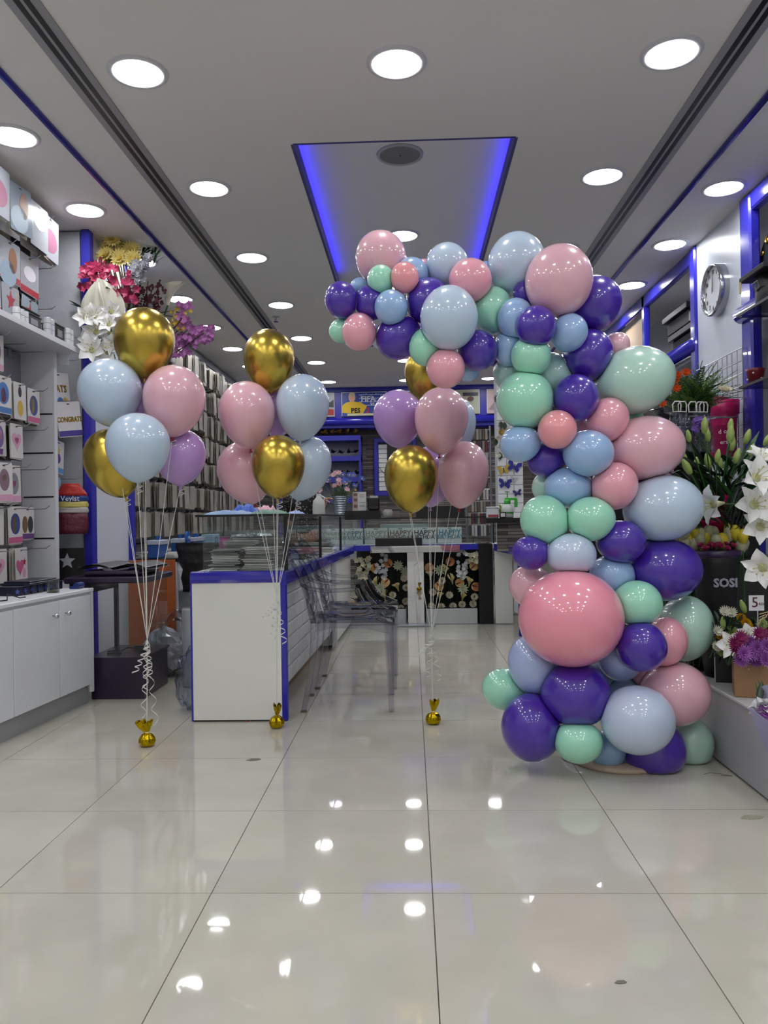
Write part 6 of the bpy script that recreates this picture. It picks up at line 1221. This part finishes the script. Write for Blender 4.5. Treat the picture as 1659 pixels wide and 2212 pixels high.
for i, (px, py) in enumerate(((1548, 1365), (1546, 1398), (1585, 1410), (1590, 1420), (1565, 1322), (1580, 1325), (1640, 1440))): fl(px, py, 3.12, WM, 'white_daisy', 'white spiky daisy by the gift boxes, %s' % ('left upper', 'left lower', 'before the black box', 'on the kraft box corner', 'top left', 'top next to it', 'hanging over the kraft box')[i], 'white daisies')
for i, (px, py) in enumerate(((1580, 1365), (1590, 1372), (1558, 1408), (1645, 1350))): fl(px, py, 3.16, GC, 'green_carnation', 'pale green carnation in the gift boxes', 'pale green carnations')
q = P(1563, 1360, 3.15); t = E_('lily_bud', (0, 0, 0), 'white lily bud left of the yellow roses', 'flower bud', M_=aim(q, (-.1, -.1, 1)) @ S(.9)); link('bud', LBUD, t); q = P(1610, 1325, 3.2); t = E_('lily_bud', (0, 0, 0), 'green lily bud between topmost yellow rose and price sign', 'flower bud', M_=aim(q, (-.35, -.1, 1)) @ S(1.0)); link('bud', LBUD, t)
lily(P(1585, 1395, 3.1), (-.6, -1, .3), .8, 'white lily squeezed between the gift boxes', None); lily(P(1612, 1375, 3.08), (.1, -1, .7), .6, 'small white lily behind the magenta daisy', None)
# kraft box
q0 = PZ(1587, 1506, .3); t = E_('kraft_gift_box', (0, 0, 0), 'brown kraft gift box filled with purple chrysanthemums', 'gift box'); Mx = T(q0.x, q0.y, .3) @ Rz(-.3)
mpart('box', t, B().box(0, .28, 0, .1, 0, .125, .003), M('94704E', .6, var=.05, scale=30), Mx); mpart('eyelet', t, B().ell((.05, -.001, .108), (.005, .002, .005), 8, 5), M('A88A68', .4), Mx); mpart('handle', t, B().tube([(.04, .03, .12), (.05, .03, .19), (.1, .03, .235), (.16, .03, .24)], .0035, 6), M('3A1418', .4), Mx, True)
for i, (px, py) in enumerate(((1618, 1388), (1635, 1400), (1606, 1412), (1645, 1415), (1622, 1412), (1655, 1395), (1630, 1425), (1600, 1425), (1655, 1425))): fl(px, py, 2.98 - .02 * (i % 3), LM, 'chrysanthemum', 'light purple chrysanthemum over the kraft box, %s' % ('upper left', 'upper middle', 'far left', 'right of middle', 'middle', 'right edge', 'lower middle', 'lower left corner', 'lower right')[i], 'purple chrysanthemums', (U(-.3, .1), -1, .3))
for i, (px, py) in enumerate(((1588, 1390), (1600, 1378), (1640, 1370), (1655, 1375), (1592, 1402))): fl(px, py, 2.97, MG, 'magenta_daisy', 'dark magenta daisy at the %s of the kraft box' % ('left', 'upper left', 'back', 'right back', 'left front')[i], 'magenta daisies')
b = B()
for i in range(170): b.m = T(*P(U(1545, 1670), U(1340, 1440), 3.14 + U(-.0, .12))) @ Rz(U(0, 6.3)) @ Ry(-U(.0, 1.4)); b.petal(U(.03, .06), .018, U(-.5, .5), .2, 3, 2)
o = thing1('gift_foliage', b, DGREEN, 'green leaves filling the two gift boxes', 'foliage'); o['kind'] = 'stuff'
# price sign
q = P(1634, 1302, 3.02); t = E_('price_sign', (q.x, 3.02, 0), 'white price card with a handwritten 5 on a wire stick', 'sign'); zc = q.z
part('card', t, B().box(-.028, .028, -.001, .001, zc - .03, zc + .028), M('CFCED2', .5)); link('lettering', text('5', .055, M('4A1420', .5)), t, M_=T(-.006, -.002, zc) @ FY); link('lettering', text('KD', .014, M('4A1420', .5)), t, M_=T(.018, -.002, zc - .005) @ FY); part('stick', t, B().tube([(.004, 0, zc - .03), (.004, 0, .42)], .0025, 5), M('A9A9AC', .3))
t = E_('raffia_bow', P(1655, 1333, 3.0), 'straw coloured raffia bow on the kraft handle', 'bow')
for k in range(4): part('strand', t, B().tube([(0, 0, 0), (-.02 + .01 * k, 0, .01 * (k - 1)), (-.03, -.01, .012 * (k - 2))], .0015, 4), M('C8B080', .6))
# lilac bouquet at bottom right
t = E_('lilac_bouquet', (0, 0, 0), 'flower bouquet wrapped in lilac paper leaning at the right edge', 'bouquet'); LC = M('8C88A8', .5); a_ = [P(px, py, Y) for px, py, Y in ((1618, 1530, 2.62), (1662, 1560, 2.6), (1690, 1640, 2.62), (1665, 1640, 2.62), (1635, 1575, 2.62))]
b = B(); vs = []
for q_ in a_: vs += [q_, q_ + Vector((.01, .02, 0))]
b.add(vs, [(0, 2, 4, 6, 8), (9, 7, 5, 3, 1)] + [(2 * i, 2 * i + 1, (2 * i + 3) % 10, (2 * i + 2) % 10) for i in range(5)]); part('paper_wrap', t, b, LC)
b = B(); vs = []
for i in range(9):
    f = i / 8; top = P(1640 + f * 60, 1484 - 6 * math.sin(f * PI), 2.72 - .1 * math.sin(PI * f)); bot = P(1655 + f * 45, 1560, 2.72 - .06 * math.sin(PI * f)); vs += [top, bot]
b.add(vs, [(2 * i, 2 * i + 1, 2 * i + 3, 2 * i + 2) for i in range(8)]); part('inner_wrap', t, b, M('A9A8CC', .5), True)
b = B()
for i in range(60): b.m = T(*P(U(1632, 1665), 1532 + U(-8, 20), 2.64)) @ Rz(U(0, 6.3)) @ Ry(-U(.0, 1.4)); b.petal(.03, .03, U(-1.5, 1.5), .3, 3, 2)
part('tissue', t, b, M('D2D2D4', .6)); fl(1653, 1540, 2.63, LM, 'chrysanthemum', 'purple bloom inside the lilac wrapped bouquet', None); fl(1660, 1530, 2.66, MG, 'magenta_daisy', 'dark bloom inside the lilac wrapped bouquet', None)
b = B(); b.m = T(*P(1640, 1520, 2.66)) @ Rz(1.) @ Ry(-.9); b.petal(.09, .025, -.3, .2); thing1('loose_leaf', b, DGREEN, 'dark leaf poking out above the lilac paper', 'leaf')

# ================================================================== TOP LEFT ARTIFICIAL FLOWERS
root = Vector((-1.93, 5.25, 1.9))
thing1('flower_bracket', B().box(-2.02, -1.9, 5.1, 5.4, 1.85, 1.9, .005), BLK, 'small black bracket holding the artificial flowers on the column', 'bracket')
GCEN = B().ell((0, 0, .012), (.014, .014, .008), 10, 6).mesh('centre', M('C8A83C', .6)); YG = blossom(18, .068, .02, .25, .22, .1, .9, .002, 3).mesh('petals', M('EBDA84', .5)); 
for i, (px, py) in enumerate(((243, 517), (232, 535), (262, 527), (228, 552), (250, 545), (272, 545), (258, 558), (284, 540), (240, 562), (288, 560))):
    q = P(px, py, 5.05 + .05 * (i % 3)); stemmed('gerbera', root + Vector((U(.0, .15), 0, .1)), q, [('petals', YG), ('centre', GCEN)], 'artificial yellow gerbera in the cluster high at the left', 'yellow gerberas high at the left', M('8A8060', .6), (U(-.4, .4), -1, U(.0, .5)), .006, bend=.03)
MO = blossom(5, .03, .026, .4, .3, .2, .6).mesh('petals', M('A83058', .45, var=.2, scale=30))
for k, (cx_, lb) in enumerate(((195, 'left'), (232, 'middle'), (272, 'right'))):
    t = spray('orchid_spray', 'artificial magenta orchid spray high at the left, %s one above the giant calla' % lb, P(cx_, 610, 4.78), 'magenta orchid sprays')
    part('stem', t, B().tube([Vector((.05 * (1 - k), .3, -.25)), Vector((0, .12, -.05)), Vector((0, 0, .03))], .004, 5), M('4A3A24', .6))
    for i in range(24): q = P(cx_ + U(-24, 24), 608 + U(-32, 30) + (cx_ - 220) * .3, 4.78 + U(0, .12)); bloom(t, q, (U(-.6, .6), -1, U(-.2, .5)), MO, s_=1.1)
for i in range(5): q = P(190 + 9 * i, 578 - 8 * (i % 2), 5.0); b = B(); b.ell((0, 0, 0), (.014, .014, .05), 8, 6); thing1('red_bud', b, M('8A1A38', .5), 'narrow dark red bud above the magenta orchids', 'flower bud', 'red buds above the orchids', True, T(*q))
b = B(); b.m = aim(P(218, 672, 4.9), (-.1, -.35, 1)) @ Matrix.Identity(4)
WC1 = M('C6C4B4', .5, bump=.2, scale=20, sub=.1)
n, m = 16, 12; vs = []; fs = []
for i in range(m + 1):
    for j in range(n + 1):
        u, v = j / n * 2 - 1, i / m; w_ = .148 * math.sin(PI * (.12 + .80 * v)) ** .7 * (1 - .15 * v); vs.append((u * w_, .05 * u * u - .02 + .012 * math.sin(u * 9), (v - .45) * .27 + .02 * (1 - abs(u)) * (v > .8)))
for i in range(m):
    for j in range(n): k = i * (n + 1) + j; fs.append((k, k + 1, k + n + 2, k + n + 1))
q = P(218, 662, 4.76); t = E_('giant_calla', q, 'giant cream white calla bloom high at the left', 'flower'); part('spathe', t, B().add(vs, fs), WC1, True); part('rolled_edge', t, B().tube([(-.0, -.03, .14), (.01, -.035, .08), (.03, -.03, 0), (.035, -.03, -.1)], [.004, .009, .007, .003], 6), WC1, True); part('stem', t, B().tube([(0, .02, -.1), (.05, .1, -.1)], .008, 6), GREEN)
for i, (px, py, s_) in enumerate(((188, 690, .9), (205, 686, .95), (240, 676, .8), (238, 705, .8), (213, 722, 1.1), (240, 722, .9), (202, 758, 1.05), (238, 762, 1.05), (195, 735, .8), (248, 745, .8))):
    lily(P(px, py, 4.68 + .03 * (i % 3)), (U(-.4, .4), -1, U(-.2, .4)), s_ * 1.1, 'artificial white lily in the cascade beside the blue post, %s' % ('far upper left', 'upper left', 'upper right by the gold balloon', 'right of centre', 'central large', 'right of the central one', 'lower left', 'lower right', 'pale one at left', 'behind at the right')[i], 'white lilies cascading high at the left', root)
for i in range(26):
    b = B(); b.m = Rz(U(0, 6.3)) @ Ry(-U(-.6, 1.2)); b.petal(U(.1, .15), .045, U(-.6, .3), .2, 5, 2); q = P(U(178, 262), U(640, 770), 4.84); thing1('silk_leaf', b, DGREEN, 'dark silk leaf behind the white lily cascade', 'leaf', 'silk leaves high at the left', True, T(*q))
WF = blossom(7, .035, .03, .6, .3, .3, .7, .004, 2).mesh('petals', M('C9CBD2', .5))
t = spray('gladiolus_spike', 'tall white gladiolus spike with ruffled blooms behind the yellow gerberas', P(295, 600, 5.05))
part('stem', t, B().tube([Vector((-.06, .0, -.25)), Vector((0, .03, 0)), Vector((.04, .03, .18))], .005, 5), GREEN)
for i in range(44):
    f = i / 43; q = P(308 - 34 * f + U(-15, 15), 565 + 72 * f + U(-8, 8), 5.0 + U(-.02, .05)); bloom(t, q, (U(-.6, .6), -1, U(-.2, .5)), WF, s_=1.15)
for i, (px, py, s_) in enumerate(((283, 510, 1.0), (300, 525, .8), (362, 640, 1.1))):
    q = P(px, py, 5.2); t = E_('calla_lily', (0, 0, 0), 'white rolled calla %s' % ('above the yellow gerberas', 'pale green thin one by the ceiling strip', 'tall with wavy edge beside the gold balloon')[i], 'flower', M_=aim(q + Vector((0, 0, -.06)), (.3, -.2, 1)) @ S(s_)); link('spathe', callam(.14, M('CFCBB4', .5)), t); part('stem', t, B().tube([(0, 0, 0), (0, .02, -.12)], .005, 5), GREEN)
for i in range(34):
    f = i % 2; q = P(U(300, 335), U(525, 575), 5.25); b = B(); b.m = Rz(U(-1, 1)) @ Ry(-U(.6, 1.4)); b.petal(.11, .02, -.3, .2, 4, 2); thing1('silk_leaf', b, GREEN if f else DGREEN, 'narrow green silk leaf beside the ceiling strip', 'leaf', 'narrow silk leaves near the ceiling', True, T(*q))
EU = blossom(2, .018, .02, .2, .2).mesh('petals', M('4A1420', .5))
for k in range(3):
    t = spray('burgundy_spray', 'spray of round burgundy leaves above the gold balloon, %s one' % ('left', 'middle', 'right')[k], P(290 + 24 * k, 640, 5.1), 'burgundy leaf sprays')
    part('stem', t, B().tube([Vector((0, .1, -.2)), Vector((0, .02, 0)), Vector((.02, 0, .1))], .003, 5), M('2A1416', .6))
    for i in range(38): f = R(); bloom(t, P(285 + 26 * k + U(-12, 12) + 10 * f, 668 - (58 if k == 2 else 45) * f + U(-6, 6), 5.1 + U(-.03, .08)), (U(-.6, .6), -1, U(-.5, .5)), EU, 'leaf_pair')
LI = blossom(5, .024, .02, .4, .3).mesh('petals', M('A868A4', .5)); YS = blossom(6, .02, .008, .4, .3).mesh('petals', M('C0A02C', .5))
for k, (cx_, cy_, w_, h_, n_, me, lb) in enumerate(((398, 675, 14, 24, 26, LI, 'upper lilac blossom spray right of the gold balloon'), (395, 745, 24, 22, 34, LI, 'lower lilac blossom spray right of the gold balloon'), (440, 725, 22, 18, 36, LI, 'rightmost lilac blossom spray near the ceiling lights'), (412, 725, 26, 22, 30, LI, 'middle lilac blossom spray right of the gold balloon'), (390, 685, 22, 26, 24, YS, 'small yellow blossom spray among the lilac ones'))):
    t = spray('blossom_spray', lb, P(cx_, cy_, 5.2), 'blossom sprays right of the gold balloon'); part('stem', t, B().tube([Vector((-.3, .05, .0)), Vector((-.1, .03, .02)), Vector((0, .03, 0))], .003, 5), M('2A2A1E', .6))
    for i in range(n_): bloom(t, P(cx_ + U(-w_, w_), cy_ + U(-h_, h_) - (cx_ - 420) * .1, 5.15 + U(0, .12)), (U(-.6, .6), -1, U(-.5, .5)), me, s_=U(.8, 1.2))
b = B()
for i in range(12): q = P(310 + 12 * i, 665 + 6 * i, 5.3); b.tube([root, (root + q) / 2 + Vector((0, 0, .05)), q], .003, 4)
for px, py in ((235, 640), (222, 700), (330, 620), (290, 540), (400, 680), (440, 720), (200, 600), (215, 740)): q = P(px, py, 5.2); b.tube([root, (root + q) / 2, q], .004, 4)
thing1('flower_branches', b, M('2A2A1E', .6), 'dark twigs carrying the artificial flowers high at the left', 'branch')

# ================================================================== FLOOR BITS
q = PZ(535, 1559, 0); thing1('rubber_band', B().tube([(.012 * math.cos(a), .009 * math.sin(a), .003) for a in [2 * PI * k / 16 for k in range(16)]], .0016, 5, True), M('A85860', .5), 'tiny pink rubber ring on the floor before the counter', 'ring', M_=T(q.x, q.y, 0))
for px, py, s_, lb in ((548, 1641, 1., 'small dark chipped patch in the floor tile before the middle bunch'), (1340, 2122, .45, 'tiny dark scrap on the near floor at the right'), (1622, 1765, 1.3, 'worn patch in the tile beside the platform')):
    q = PZ(px, py, 0); thing1('floor_mark', B().ext([(-.03, -.01), (-.01, -.018), (.02, -.012), (.032, .0), (.02, .014), (-.012, .012)], 0, .0012), M('6E6C62' if s_ < 1.2 else '9C9A8A', .6), lb, 'floor mark', M_=T(q.x, q.y, .0013) @ Rx(-PI / 2) @ S(s_))
thing1('wire_scrap', B().tube([(0, 0, .002), (.03, .02, .002), (.07, .0, .003), (.1, -.02, .002), (.06, -.015, .002)], .0007, 4), M('3A3A38', .5), 'thin loose wire on the floor by the platform', 'wire', M_=T(*PZ(1520, 1674, 0)))
